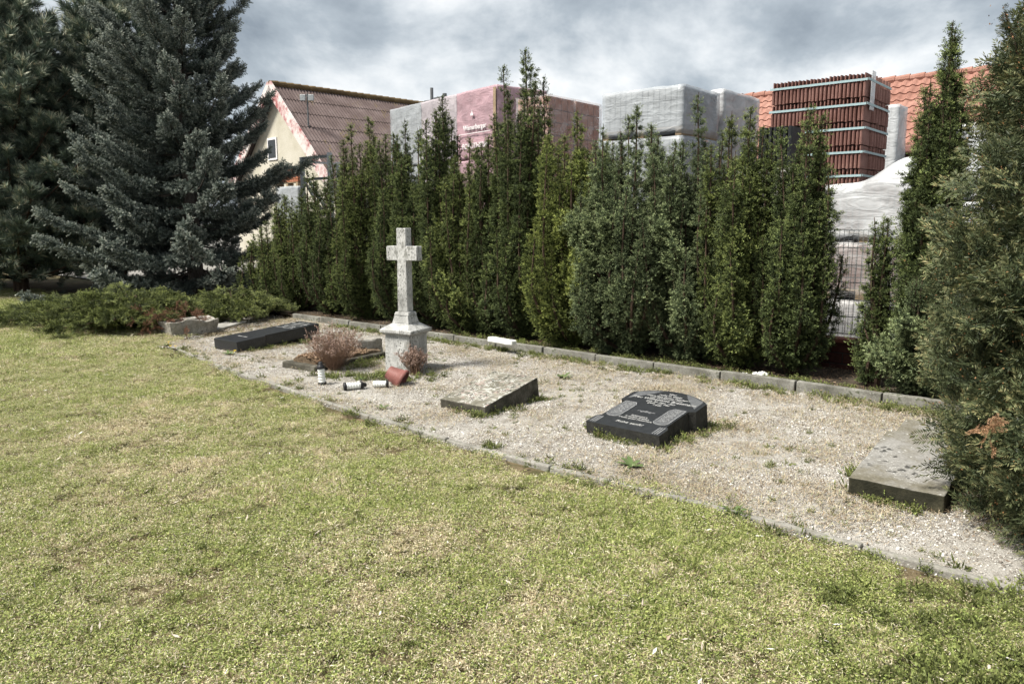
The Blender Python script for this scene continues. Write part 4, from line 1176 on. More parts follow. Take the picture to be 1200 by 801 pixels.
# blue spruce
def spruce():
    random.seed(5)
    base = Vector((-7.4, 17.6, 0)); H, R = 9.2, 2.95
    g = thing('blue_spruce', 'large blue-grey spruce at the left end of the hedge', 'spruce', base)
    tint = foliage_mat('spruce_needles', (.024, .035, .028), (.100, .130, .112), (.36, .415, .375), tip2=(.35, .35, .29), trans=0)
    pos, dr, sc, tone = [], [], [], []
    wood = bmesh.new(); tube(wood, [(0, 0, 0), (0, 0, H * .5), (0, 0, H)], [.19, .12, .02], 9)
    z = .18; w = 0
    while z < H - .15:
        t = z / H; nb = 8 if t < .7 else 6
        for i in range(nb):
            a = i * 6.283 / nb + w * .7 + random.uniform(-.25, .25); zz = z + random.uniform(-.1, .1)
            l = R * (1 - t) ** .82 * random.choice((random.uniform(.6, .85), random.uniform(.9, 1.15))) + .12
            up0 = -.30 + 1.25 * t ** 1.25; out = Vector((math.cos(a), math.sin(a), 0))
            def path(s): return out * l * s + Vector((0, 0, zz + l * (up0 * s + .26 * s * s - .06 * math.sin(s * 3.14))))
            tube(wood, [path(k / 4) for k in range(5)], [.030 * (1 - k / 5) * (1 - .6 * t) + .004 for k in range(5)], 4, False)
            m = max(6, int(l / .068))
            sidev = Vector((-out.y, out.x, 0))
            for k in range(m):
                s = .22 + .78 * (k + random.random()) / m
                c = path(s); fw = (path(min(1, s + .05)) - path(s - .05)).normalized()
                wd = (1 - s) * l * .30 + .03
                for sg in (-1, 1):
                    q = c + sidev * sg * wd * random.uniform(.0, 1.0) + Vector((0, 0, random.uniform(-.07, .03)))
                    d = fw * 1.0 + sidev * sg * random.uniform(.2, .9) + Vector((0, 0, random.uniform(-.35, .35)))
                    pos.append(q); dr.append(d); sc.append(random.uniform(.75, 1.25) * (1 - .25 * t)); tone.append(min(1, max(0, random.random() * .5 + .6 * (s - .4))))
            pos.append(path(1.0)); dr.append(fw + Vector((0, 0, .2))); sc.append(.95 - .2 * t); tone.append(1.0)
        z += .47 * (1 - .30 * t); w += 1
    obj('trunk', wood, MAT['grey_bark'], g)
    n = len(pos)
    scatter('crown', SPRUCE_P, [tuple(p) for p in pos], dirs_to_euler(dr), np.array(sc), RNG.integers(0, 4, n), np.array(tone), tint, g)
spruce()
def pine(label, base, H, R, seed, zlow=.9):
    random.seed(seed)
    g = thing('pine_tree', label, 'pine', base, 0, 'dark pines on the left')
    tint = foliage_mat('pine_needles', (.046, .066, .050), (.13, .175, .132), (.26, .32, .235), tip2=(.45, .40, .29), trans=0)
    pos, dr, sc, tone = [], [], [], []
    wood = bmesh.new(); tube(wood, [(0, 0, 0), (.05, 0, H * .5), (0, .05, H * .97)], [.17, .12, .02], 9)
    z = zlow
    while z < H - .1:
        t = z / H
        for i in range(6):
            a = i * 1.05 + z * 2 + random.uniform(-.3, .3)
            l = R * min(1.0, (1 - t) * 1.5) ** .9 * random.uniform(.6, 1.1) + .15
            out = Vector((math.cos(a), math.sin(a), 0)); up = -.02 + .85 * t
            def path(s): return out * l * s + Vector((0, 0, z + l * (up * s * .8 + .25 * s * s)))
            tube(wood, [path(k / 4) for k in range(5)], [.035 * (1 - k / 5) * (1 - .5 * t) + .006 for k in range(5)], 5, False)
            m = int(l / .045)
            for k in range(m):
                s = .28 + .72 * random.random(); c = path(s)
                off = Vector((random.gauss(0, 1), random.gauss(0, 1), random.gauss(.3, .7))) * .17 * (1.2 - .5 * s) * (l / 1.5) ** .5
                d = off * 3 + out * .5 + Vector((0, 0, .7))
                pos.append(c + off); dr.append(d); sc.append(random.uniform(.9, 1.45)); tone.append(random.random())
                if k % 4 == 0: tube(wood, [c, c + off], [.008, .005], 3, False)
            pos.append(path(1)); dr.append(out * .4 + Vector((0, 0, 1))); sc.append(1.3); tone.append(.9)
        z += .30
    pos += [Vector((0, .05, H * .97))] * 3; dr += [Vector((.2, 0, 1)), Vector((-.2, .1, 1)), Vector((0, 0, 1))]; sc += [1.3] * 3; tone += [.8] * 3
    obj('trunk', wood, MAT['bark'], g)
    n = len(pos)
    scatter('crown', PINE_P, [tuple(p) for p in pos], dirs_to_euler(dr), np.array(sc), RNG.integers(0, 4, n), np.array(tone), tint, g)
pine('dark long-needled pine at the far left edge', (-11.9, 18.2, 0), 6.9, 2.6, 21, .35)
pine('dark pine standing behind the blue spruce on its left', (-10.6, 20.4, 0), 7.3, 2.4, 22, .4)
pine('dark pine partly cut off by the left edge', (-14.8, 20.2, 0), 6.6, 2.7, 23, .3)

# creeping juniper
def juniper(label, base, spread, nb, seed, hmax=.55, a0=0, a1=6.283):
    """arching boughs in tiers; every bough carries a flat fan of sprays with a drooping rim"""
    random.seed(seed)
    g = thing('creeping_juniper', label, 'juniper', base, 0, 'creeping junipers')
    pos, dr, sc, tone = [], [], [], []
    wood = bmesh.new()
    for i in range(nb):
        a = a0 + (a1 - a0) * (i + random.random()) / nb; q = random.random(); l = spread * (.35 + .7 * q); h = hmax * (1.0 - .72 * q) * random.uniform(.75, 1.15)
        out = Vector((math.cos(a), math.sin(a), 0)); sv = Vector((-out.y, out.x, 0)); bend = random.uniform(-.2, .2)
        def path(s): return out * l * s + sv * bend * l * s * s + Vector((0, 0, .05 + h * (1 - (1 - min(1, s * 1.15)) ** 2) - .10 * max(0, s - .75)))
        tube(wood, [path(k / 5) for k in range(6)], [.018 * (1 - k / 6) + .004 for k in range(6)], 5, False)
        m = int(l / .026)
        for k in range(m):
            s = 1 - .72 * random.random() ** 1.3; c = path(s)
            w = .24 * math.sin(min(1, (1 - s) * 2.2 + .18) * 1.57); sg = random.uniform(-1, 1)
            p = c + sv * sg * w + Vector((0, 0, .03 - .07 * sg * sg + random.uniform(-.025, .025)))
            d = out * 1.0 + sv * sg * .9 + Vector((0, 0, random.uniform(-.12, .32)))
            pos.append(p - out * .12); dr.append(d); sc.append(random.uniform(.45, .8)); tone.append(random.random())
    obj('trunk', wood, MAT['bark'], g)
    n = len(pos)
    scatter('crown', JUN_P, [tuple(p) for p in pos], dirs_to_euler(dr), np.array(sc), RNG.integers(0, 4, n), np.array(tone), J_TINT, g)
    return g
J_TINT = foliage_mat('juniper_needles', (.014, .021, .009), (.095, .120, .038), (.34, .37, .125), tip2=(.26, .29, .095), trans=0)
j1 = juniper('broad creeping juniper in front of the spruce', (-6.15, 12.05, 0), 1.45, 64, 31, .50)
j2 = juniper('creeping juniper spreading left over the lawn edge', (-7.35, 12.75, 0), 1.4, 54, 32, .32)
j3 = juniper('dark creeping juniper between the trough and the hedge', (-4.9, 13.1, 0), 1.0, 36, 33, .42)
# withered twigs in the middle juniper
random.seed(3)
bp = [(random.gauss(.95, .25), random.gauss(-.75, .25), random.uniform(.05, .32)) for _ in range(46)]
scatter('dead_spray', JUN_P, bp, dirs_to_euler([(random.gauss(.3, .5), random.gauss(-.5, .5), random.gauss(.3, .3)) for _ in bp]), np.full(46, .6), RNG.integers(0, 4, 46), np.full(46, .6),
        foliage_mat('juniper_dead', (.07, .035, .022), (.17, .085, .052), (.30, .17, .11), .15), j1)['label'] = 'withered red-brown juniper twigs'

# weeds scattered along the kerbs
random.seed(9)
for _ in range(330):
    s = random.uniform(-.4, 8.5); p = K0 + U * s - N * abs(random.gauss(.03, .12)); WEEDS.append((p.x, p.y, 0, random.uniform(.35, 1.0)))
for _ in range(160):
    s = random.uniform(-.4, 6); p = K0 + U * s + N * random.uniform(.1, .4); WEEDS.append((p.x, p.y, .05, random.uniform(.5, 1.0)))
for _ in range(120):
    s = random.uniform(0, dists[-1]); p = along(s); q = random.gauss(0, .1); WEEDS.append((p.x + .7 * q, p.y + .7 * q, 0, random.uniform(.35, .9)))
for p in gravel_points(700, lambda x, y: max(.08, .25 + mn.noise(Vector((x * 1.4, y * 1.4, 4.))))): WEEDS.append((p[0], p[1], 0, random.uniform(.15, .55)))
W_ = np.array(WEEDS)
o = scatter('weeds', WEED_P, W_[:, :3], flat_euler(len(W_), .1), W_[:, 3], RNG.integers(0, 4, len(W_)), RNG.uniform(0, 1, len(W_)), MAT['weed'])
tag(o, 'small green weeds growing along the kerbs and gravestones', 'weeds', kind='stuff')
def litter_proto(k):
    a = Acc(); n = 40
    P = np.concatenate([RNG.normal(0, .1, (n, 2)), RNG.uniform(.002, .02, (n, 1))], 1); D = np.concatenate([RNG.normal(0, 1, (n, 2)), RNG.normal(0, .2, (n, 1))], 1)
    v, f = diamonds(P, D, RNG.uniform(.01, .04, n), RNG.uniform(.003, .012, n), side=np.cross(unit(D), [0, 0, 1.]) + RNG.normal(0, .3, (n, 3)))
    a.add(v, f, .5, np.repeat(RNG.uniform(0, 1, n), 4)); return a.done()
LP = []
for _ in range(420):
    p = K0 + U * random.uniform(-1.5, 10) + N * random.uniform(.1, 1.3); LP.append((p.x, p.y, .05))
for _ in range(120):
    p = Vector((-5.3, 12.0, 0)) + Vector((random.gauss(0, .8), random.gauss(0, .6), 0)); LP.append((p.x, p.y, .006))
for _ in range(60):
    p = Vector((2.9, 4.3, 0)) + Vector((random.gauss(0, .35), random.gauss(0, .35), 0)); LP.append((p.x, p.y, .008))
o = scatter('leaf_litter', [litter_proto(i) for i in range(4)], LP, flat_euler(len(LP), .05), RNG.uniform(.7, 1.3, len(LP)), RNG.integers(0, 4, len(LP)), RNG.uniform(0, 1, len(LP)), MAT['leaf_litter'])
tag(o, 'brown fallen needles and litter under the hedge', 'litter', kind='stuff')

# scraps: crumpled plastic behind the kerb, a pale pebble, fallen pale leaves on the lawn
p = gp(884, 441, .06)
g = thing('plastic_scrap', 'crumpled white plastic scrap behind the kerb under the hedge', 'plastic scrap', (p.x, p.y, .055), .4)
bm = bmesh.new(); box(bm, (0, 0, .02), (.26, .11, .03)); roughen(bm, .035, 14, 41, .03); obj('sheet', bm, MAT['white_plastic'], g)
p = gp(1063, 590)
g = thing('pale_pebble', 'single pale white pebble in front of the mossy slab', 'pebble', (p.x, p.y, 0.004), .3)
bm = bmesh.new(); box(bm, (0, 0, .012), (.04, .03, .026)); bevel(bm, .008, 2); roughen(bm, .006, 30, 42, .012); obj('stone', bm, MAT['white_stone'], g)
leafpos = []
for _ in range(900):
    x, y = random.uniform(-9, 3), random.uniform(2.2, 12)
    if y < front_at(x) - .1 and in_view(x, y): leafpos.append((x, y, .012))
def pale_leaf(k):
    a = Acc(); n = 3; D = np.concatenate([RNG.normal(0, 1, (n, 2)), RNG.normal(.15, .2, (n, 1))], 1)
    v, f = diamonds(np.concatenate([RNG.normal(0, .06, (n, 2)), RNG.uniform(.002, .014, (n, 1))], 1), D, RNG.uniform(.02, .055, n), RNG.uniform(.003, .014, n), side=np.cross(unit(D), [0, 0, 1.]) + RNG.normal(0, .25, (n, 3)))
    a.add(v, f, .5, np.repeat(RNG.uniform(.2, 1, n), 4)); return a.done()
leafpos = leafpos[:330]
o = scatter('fallen_leaves', [pale_leaf(i) for i in range(4)], leafpos, flat_euler(len(leafpos), .15), RNG.uniform(.6, 1.2, len(leafpos)), RNG.integers(0, 4, len(leafpos)), RNG.uniform(0, 1, len(leafpos)), MAT['pale_leaf'])
tag(o, 'pale dry leaves and twigs strewn over the lawn', 'leaves', kind='stuff')
# rosettes and dandelions
def rosette(label, loc, n, l, flowers=0):
    g = thing('weed_rosette', label, 'weed', loc, random.uniform(0, 6), 'leafy weeds in the gravel')
    for i in range(n):
        a = i * 6.283 / n + random.uniform(-.3, .3); ll_ = l * random.uniform(.7, 1.1); rise = random.uniform(.25, .8)
        v, f = [], []
        for k in range(6):
            s = k / 5; w = l * .16 * math.sin(min(1, s * 1.1 + .12) * 3.0) * (1.15 if k % 2 else .8)
            z = ll_ * (rise * s - .45 * s * s * rise) + .004
            for sg in (-1, 1): v.append((ll_ * s * .95, sg * max(.001, w), z + abs(w) * .25))
        for k in range(5): f.append((2 * k, 2 * k + 1, 2 * k + 3, 2 * k + 2))
        o = pydata('leaf', v, f, MAT['rosette'], g, True); o.rotation_euler = (0, 0, a)
    for k in range(flowers):
        bm = bmesh.new(); x, y = random.gauss(0, .05), random.gauss(0, .05)
        for q in range(16):
            a = q * .39; d = Vector((math.cos(a), math.sin(a), .35)); s_ = Vector((-math.sin(a), math.cos(a), 0)) * .004
            c0 = Vector((x, y, .06)); vv = [bm.verts.new(c0 - s_), bm.verts.new(c0 + d * .018 - s_), bm.verts.new(c0 + d * .018 + s_), bm.verts.new(c0 + s_)]; bm.faces.new(vv)
        tube(bm, [(x * .5, y * .5, 0), (x, y, .06)], .002, 4, False)
        obj('flower', bm, MAT['petal'], g)
    return g
for (x, y, n, l, fl, lab) in [(740, 548, 11, .13, 0, 'leafy green weed rosette on gravel in front of carved black gravestone'), (660, 444, 9, .13, 0, 'spiky green weed by the kerb behind the grey lichen slab'),
        (205, 411, 9, .12, 2, 'yellow dandelion clump at the left tip of the gravel'), (196, 406, 7, .10, 1, 'smaller yellow dandelion beside the left tip of the gravel'),
        (292, 409, 9, .14, 0, 'green weed growing against the side of the long black slab'), (268, 416, 9, .12, 1, 'dandelion at the near end of the long black slab'),
        (448, 480, 8, .09, 0, 'small weed on the edging below the flower pot'), (860, 603, 9, .10, 0, 'weed tuft on the front edging right of centre'), (425, 446, 8, .08, 0, 'small weed between the lying lanterns')]:
    p = gp(x, y); rosette(lab, (p.x, p.y, .004), n, l, fl)

# ------------------------------------------------------------------ fence on a clinker base
FD = 1.36
f0, f1 = K0 + U * -2.4 + N * FD, K0 + U * 12.5 + N * FD
g = thing('mesh_fence', 'welded wire mesh fence on a low dark brick base behind the hedge', 'fence', (f0.x, f0.y, 0), math.atan2(U.y, U.x))
LEN = (f1 - f0).length
bm = bmesh.new(); box(bm, (LEN / 2, 0, .16), (LEN, .10, .36)); core = obj('base_wall', bm, MAT['mortar'], g)
def brick_mesh(l, w, h, bev=.005):
    bm = bmesh.new(); box(bm, (0, 0, 0), (l, w, h)); bevel(bm, bev, 1); me = bpy.data.meshes.new('brick'); bm.to_mesh(me); bm.free(); return me
bk = brick_mesh(.238, .025, .112)
cap = brick_mesh(.238, .19, .045)
for r_ in range(3):
    x = .12 + (.12 if r_ % 2 else 0)
    while x < 9.0:
        o = link('brick', bk, MAT['clinker'], core); o.location = (x, .0525, .06 + r_ * .124 - .02); x += .25
x = .12
while x < 9.0:
    o = link('cap_brick', cap, MAT['clinker_cap'], core); o.location = (x, .02, .37); o.rotation_euler = (0, random.uniform(-.01, .01), 0); x += .25
x = 0
while x < LEN:
    bm = bmesh.new(); box(bm, (x, 0, .95), (.06, .04, 1.25)); obj('post', bm, MAT['fence_post'], g)
    if x + 2.5 <= LEN + .1:
        bm = bmesh.new()
        for k in range(49): box(bm, (x + .05 + k * .05, 0.0, 1.0), (.0045, .0045, 1.15))
        for k in range(7): box(bm, (x + 1.25, .007, .44 + k * .19), (2.44, .007, .009)); box(bm, (x + 1.25, -.007, .44 + k * .19), (2.44, .007, .009))
        o = obj('mesh_panel', bm, MAT['mesh_wire'], g)
    x += 2.5

# ------------------------------------------------------------------ builders' yard: pallets behind the fence
def block_core(w, d, h, nx, ny, nz, gap=.016):
    bm = bmesh.new()
    for i in range(nx):
        for j in range(ny):
            for k in range(nz):
                if 0 < i < nx - 1 and 0 < j < ny - 1 and k < nz - 1: continue
                box(bm, (-w / 2 + w * (i + .5) / nx, -d / 2 + d * (j + .5) / ny, h * (k + .5) / nz), (w / nx - gap, d / ny - gap, h / nz - gap))
    return bm
def film(name, w, d, h, z0, seed, mat, parent, peak=None):
    bm = bmesh.new(); box(bm, (0, 0, h / 2), (w, d, h)); roughen(bm, .012, 4.5, seed, .09)
    bmesh.ops.triangulate(bm, faces=bm.faces[:])
    for v in bm.verts:
        if peak and v.co.z > h * .9:
            v.co.z += peak[2] * math.exp(-((v.co.x - peak[0]) ** 2 + (v.co.y - peak[1]) ** 2) / .12)
        v.co.z += z0
    return obj(name, bm, mat, parent, True)
def pallet_wood(w, d, parent):
    bm = bmesh.new()
    for k in range(5): box(bm, (0, -d / 2 + .06 + k * (d - .12) / 4, .13), (w, .1, .022))
    for x in (-w / 2 + .06, 0, w / 2 - .06):
        box(bm, (x, 0, .065), (.1, d, .10))
    o = obj('pallet', bm, MAT['wood'], parent); return o
def load(label, c, z0, rz, w, d, h, core_mat, film_m, grid, seed, group, peak=None, base=True):
    g = thing('wrapped_pallet', label, 'pallet', (c.x, c.y, z0), rz, group)
    zb = .145
    pallet_wood(w, d, g)
    o = obj('blocks', block_core(w - .03, d - .03, h - zb - .01, *grid), core_mat, g); o.location.z = zb; o['kind'] = 'stuff'
    if film_m: film('film', w + .02, d + .02, h - .03, .04, seed, film_m, g, peak)
    return g
def stack_geo(xl, xc, xr, ytop, d, rot=0.0):
    """corner in column xc, d metres behind the kerb; returns centre, heading, width, depth, height"""
    C = on_line(xc, d); u = Matrix.Rotation(rot, 3, 'Z') @ U; nn = Vector((u.y, -u.x, 0))
    def reach(px, dv):
        k = (px - CX) / 891.0; return (k * C.y - C.x) / (dv.x - k * dv.y)
    wl_, dl = reach(xl, u), reach(xr, nn)
    return C, u, nn, wl_, dl, z_at(C, ytop)
ORD = ['topmost', 'second from top', 'third from top', 'fourth from top', 'bottom']
def stack(xl, xc, xr, ytop, d, nlay, core, fm, grid, desc, seed, rot=0.0, nw=1, nd=1, zb=0.012, group='wrapped pallets in the builders yard', wcap=None):
    C, u, nn, w, dd, H = stack_geo(xl, xc, xr, ytop, d, rot)
    res = []
    lh = (H - zb) / nlay
    for i in range(nw):
        for j in range(nd):
            c = C + u * (w * (i + .5) / nw) + nn * (dd * (j + .5) / nd)
            for k in range(nlay):
                pos = ORD[nlay - 1 - k] if nlay > 1 else 'single'
                col = '' if nw * nd == 1 else ', ' + (['right', 'middle', 'left'][i] if nw == 3 else ['right', 'left'][i] if nw == 2 else ['front', 'rear'][j]) + ' column'
                fmat = fm[i] if isinstance(fm, list) else fm
                res.append((i, j, k, load(f'{pos} {desc}{col}', c, zb + lh * k, math.atan2(-u.y, -u.x), w / nw - .03, dd / nd - .03, lh - .004, core, fmat, grid, seed + 7 * i + 3 * k + j, group), w / nw, dd / nd, lh))
    return C, u, nn, w, dd, H, res
# grey-white wrapped stack in the middle
stack(703, 796, 838, 98, 2.9, 5, MAT['grey_block'], MAT['film_grey'], (14, 6, 3), 'grey film-wrapped pallet of blocks behind the grey-green yew', 1)
stack(826, 842, 884, 104, 4.25, 3, MAT['brown_block'], MAT['film_white'], (6, 6, 6), 'white film-wrapped pallet of brown blocks behind the black tile stack', 40)
# pink printed stack on the left, turned a little
C, u, nn, w, dd, H, res = stack(460, 583, 640, 99, 5.2, 3, MAT['grey_block'], [MAT['film_print'], MAT['film_pink'], MAT['film_grey']], (6, 5, 6), 'pink printed pallet left of the tallest yew', 60, rot=rad(-11), nw=3)
front = [t for t in res if t[0] == 0 and t[2] == 2][0]
pg, pw, pd, ph = front[3], front[4], front[5], front[6]
for tx, sz, z in (('Wienerberger', .155, ph * .44), ('POROTHERM', .165, ph * .17)):
    o = link('print', text_mesh(tx, sz, .004, 0, .002), MAT['print_white'], pg)
    o.rotation_euler = (rad(90), 0, 0); o.location = (-.02, -pd / 2 - .035, z)
bm = bmesh.new(); prism(bm, [(-.05, 0), (.06, 0), (.045, .05), (.03, .05), (.012, .13), (-.006, .05), (-.04, .05)], 0, .008)
o = obj('print', bm, MAT['print_white'], pg); o.rotation_euler = (rad(90), 0, 0); o.location = (-.12, -pd / 2 - .035, ph * .64)
bm = bmesh.new(); box(bm, (-.05, -pd / 2 - .04, ph * .385), (pw * .8, .006, .014)); obj('print', bm, MAT['print_white'], pg)
bm = bmesh.new(); box(bm, (pw / 2 - .05, -pd / 2 - .03, ph / 2 + .05), (.09, .012, ph - .2)); obj('corner_board', bm, MAT['wood'], pg)
# clay blocks under torn film
stack(604, 642, 703, 110, 3.9, 3, MAT['orange_block'], MAT['film_clear'], (4, 4, 5), 'pallet of orange clay blocks under torn clear film', 90, nd=2)
# roof tile stack, tiles upright, bound with straps
C, u, nn, w, dd, H = stack_geo(896, 1004, 1024, 84, 3.5)
rzs = math.atan2(-u.y, -u.x)
nl = 6; lh = .31
z = H - nl * lh
ctr = C + u * w / 2 + nn * .55
base_t = load('low grey film-wrapped pallet carrying the red roof tile stack', ctr, .012, rzs, w, 1.1, z - .02, MAT['grey_block'], MAT['film_white'], (6, 5, 6), 5, 'wrapped pallets in the builders yard')
def tile_mesh(wd, dep, h, nib=True):
    """interlocking roof tile on end: rolled face below, narrower nib end above"""
    bm = bmesh.new(); k = .60 if nib else 1.0
    pr = [(-wd * .40, .004), (-wd * .28, -.020), (wd * .0, -.030), (wd * .26, -.018), (wd * .36, .006), (wd * .36, dep), (-wd * .40, dep)]
    prism(bm, pr, 0, h * k)
    if nib:
        prism(bm, [(-wd * .22, .0), (-wd * .1, -.016), (wd * .12, -.016), (wd * .24, .0), (wd * .24, dep), (-wd * .22, dep)], h * k, h)
    bmesh.ops.recalc_face_normals(bm, faces=bm.faces); me = bpy.data.meshes.new('tile'); bm.to_mesh(me); bm.free(); return me
NTX = 25
tw = w / NTX
tm = tile_mesh(tw, .30, lh * .96)
ts_side = tile_mesh(.125, .06, lh * .96)
ts = thing('roof_tile_stack', 'tall unwrapped stack of red clay roof tiles bound with pale straps', 'roof tiles', (C.x, C.y, z), rzs)
bm = bmesh.new(); box(bm, (-w / 2, .55, nl * lh / 2 - .01), (w - .12, .86, nl * lh - .03)); obj('gap_shade_core', bm, MAT['black_tile'], ts)  # black filler block; its colour paints the shade between the red tiles
for k in range(nl):
    for i in range(NTX):
        o = link('roof_tile', tm, MAT['roof_tile'], ts)
        o.location = (-w + tw * (i + .5) + random.uniform(-.004, .004), .03 + random.uniform(-.008, .008), k * lh + random.uniform(0, .014))
    for j in range(6):
        o = link('roof_tile', ts_side, MAT['roof_tile'], ts); o.location = (-.005 + random.uniform(-.006, .006), .40 + j * .125, k * lh + random.uniform(0, .012)); o.rotation_euler = (0, 0, rad(90))
for k in range(nl):
    bm = bmesh.new()
    zz = k * lh + lh * .70
    box(bm, (-w / 2, -.006, zz), (w + .03, .006, .030)); box(bm, (.034, .5, zz), (.006, 1.06, .030))
    obj('strap', bm, MAT['strap'], ts)
bm = bmesh.new(); box(bm, (.028, .20, nl * lh - .22), (.01, .16, .5)); obj('corner_guard', bm, MAT['film_white'], ts)
# black roof tiles in front
C, u, nn, w, dd, H = stack_geo(888, 922, 934, 147, 2.5)
hb = .52; w = max(w, .45); dd = .42
bt = thing('black_tile_stack', 'small stack of black roof tiles on a concrete base left of the red tile stack', 'roof tiles', (C.x, C.y, H - hb), math.atan2(-u.y, -u.x))
tmb = tile_mesh(w / 7, .30, hb, False)
for i in range(7):
    o = link('roof_tile', tmb, MAT['black_tile'], bt); o.location = (-w + w / 7 * (i + .5), .03, 0)
bm = bmesh.new(); box(bm, (-w / 2, .41, hb / 2), (w * .96, .14, hb * .97)); obj('end_tile', bm, MAT['roof_tile'], bt)
cb = thing('concrete_base', 'stacked grey concrete blocks carrying the black roof tiles', 'blocks', (C.x, C.y, .012), math.atan2(-u.y, -u.x))
hh = H - hb - .012
nb_ = 8
for k in range(nb_):
    bm = bmesh.new(); box(bm, (-w / 2, .25, hh * (k + .5) / nb_), (w * (1.15 if k == nb_ - 1 else 1.0), .56, hh / nb_ - .006)); bevel(bm, .008, 1); obj('block', bm, MAT['concrete'], cb)
# hooded white stack at the right of the gap
C, u, nn, w, dd, H = stack_geo(966, 1064, 1100, 214, 2.35)
zz = .012; lay = (H - .012) / 3
for k in range(3):
    load(f'{ORD[2 - k]} film-wrapped tile pallet in the gap left of the tall right yew', C + u * w / 2 + nn * .55, zz + lay * k, math.atan2(-u.y, -u.x), w, 1.1, lay - .004, MAT['brown_block'] if k else MAT['grey_block'], MAT['film_white'] if k == 2 else MAT['film_clear'], (12, 5, 4), 130 + k,
         'wrapped pallets in the builders yard', peak=(w * .38, -.2, .32) if k == 2 else None)
# pale stacks farther back
stack(1000, 1044, 1054, 122, 6.0, 3, MAT['grey_block'], MAT['film_white'], (5, 5, 5), 'pale film-wrapped pallet behind the red roof tile stack', 150)
stack(1080, 1150, 1185, 142, 3.4, 3, MAT['grey_block'], MAT['film_white'], (5, 5, 5), 'pale film-wrapped pallet behind the large close yew', 170)
# brick pallets seen under the spruce
for q, (xa, xb, xc2, yt, d, lab) in enumerate([(326, 351, 358, 196, 7.5, 'pallet of red bricks beside the steel rack'), (108, 150, 170, 250, 4.5, 'film-wrapped brick pallet glimpsed under the spruce')]):
    if q: stack(xa, xb, xc2, yt, d, 2, MAT['orange_block'], MAT['film_pink'], (6, 4, 8), lab, 190 + q * 9)
    else:
        C, u, nn, w, dd, H = stack_geo(xa, xb, xc2, yt, d); hh_ = .62
        load('top brick pallet with bare red bricks beside the steel rack', C + u * w / 2 + nn * dd / 2, H - hh_, math.atan2(-u.y, -u.x), w, dd, hh_, MAT['orange_block'], None, (5, 4, 5), 190, 'wrapped pallets in the builders yard')
        load('tall grey wrapped pallet under the bare red bricks', C + u * w / 2 + nn * dd / 2, .012, math.atan2(-u.y, -u.x), w, dd, H - hh_ - .014, MAT['grey_block'], MAT['film_grey'], (4, 4, 8), 191, 'wrapped pallets in the builders yard')

# galvanised rack
a_ = on_line(357, 3.9); b_ = on_line(389, 3.9)
za, zb_ = z_at(a_, 186), z_at(b_, 181)
g = thing('steel_rack', 'galvanised steel rack frame with diagonal braces in front of the brown-roofed house', 'rack', (a_.x, a_.y, 0.012))
v_ = b_ - a_
def bar(name, p, q, sx, sy):
    bm = bmesh.new(); p, q = Vector(p), Vector(q); d = q - p
    box(bm, (0, 0, d.length / 2), (sx, sy, d.length)); o = obj(name, bm, MAT['galvanised'], g); o.location = p; o.rotation_euler = d.to_track_quat('Z', 'Y').to_euler(); return o
top_ = (za + zb_) / 2
bar('post', (0, 0, 0), (0, 0, top_), .10, .10); bar('post', (v_.x, v_.y, 0), (v_.x, v_.y, top_ + .05), .10, .14)
bar('crossbar', (0, 0, top_ - .03), (v_.x, v_.y, top_ - .03), .06, .07); bar('crossbar', (0, 0, top_ - .55), (v_.x, v_.y, top_ - .55), .05, .06)
bar('brace', (.05, -.03, top_ - .60), (v_.x * .75, v_.y * .75, top_ - 1.45), .05, .05); bar('brace', (.16, -.06, top_ - .56), (v_.x * .93, v_.y * .93, top_ - 1.45), .05, .05)
off = N * 1.1
bar('post', (off.x, off.y, 0), (off.x, off.y, top_ - .05), .10, .10); bar('crossbar', (0, 0, top_ - .1), (off.x, off.y, top_ - .1), .05, .05)

# ------------------------------------------------------------------ house with the brown sheeted roof
ap = Vector((-9.2, 29.8, 0)); hr = rad(44.5)                  # ridge runs away to the right
g = thing('brown_roof_house', 'cream rendered house with brown corrugated roof and peeling white verge board', 'house', ap, hr)
ZR, HALF, DROP, LR = 6.9, 4.2, 3.9, 13.5
# local x runs along the ridge (away), local -y towards the camera side
bm = bmesh.new()
prof = [(-HALF + .25, 0), (HALF - .25, 0), (HALF - .25, ZR - DROP), (0, ZR - .22), (-HALF + .25, ZR - DROP)]
lo = [bm.verts.new((.25, y, z)) for y, z in prof]; hi = [bm.verts.new((LR - .2, y, z)) for y, z in prof]
bm.faces.new(lo); bm.faces.new(list(reversed(hi)))
for k in range(5): bm.faces.new((lo[k], hi[k], hi[(k + 1) % 5], lo[(k + 1) % 5]))
bmesh.ops.recalc_face_normals(bm, faces=bm.faces)
obj('wall', bm, MAT['cream'], g)
sl_len = math.hypot(HALF, DROP); pitch = math.atan2(DROP, HALF)
rf = thing('roof', None, None); rf.parent = g
NR, NC = 7, 9
sw, sh_ = LR / NC, sl_len / NR
v, f = [], []
nx = 66
for j in range(3):
    for i in range(nx + 1):
        x = sw * i / nx; v.append((x, -(sh_ + .06) * j / 2, .022 * math.sin(i / nx * 2 * math.pi * 11) + (.020 if j == 2 else .010 if j == 1 else 0)))
for j in range(2):
    for i in range(nx): a = j * (nx + 1) + i; f.append((a, a + nx + 1, a + nx + 2, a + 1))
sm = bpy.data.meshes.new('roof_sheet'); sm.from_pydata(v, [], f); sm.materials.append(MAT['roof_sheet'])
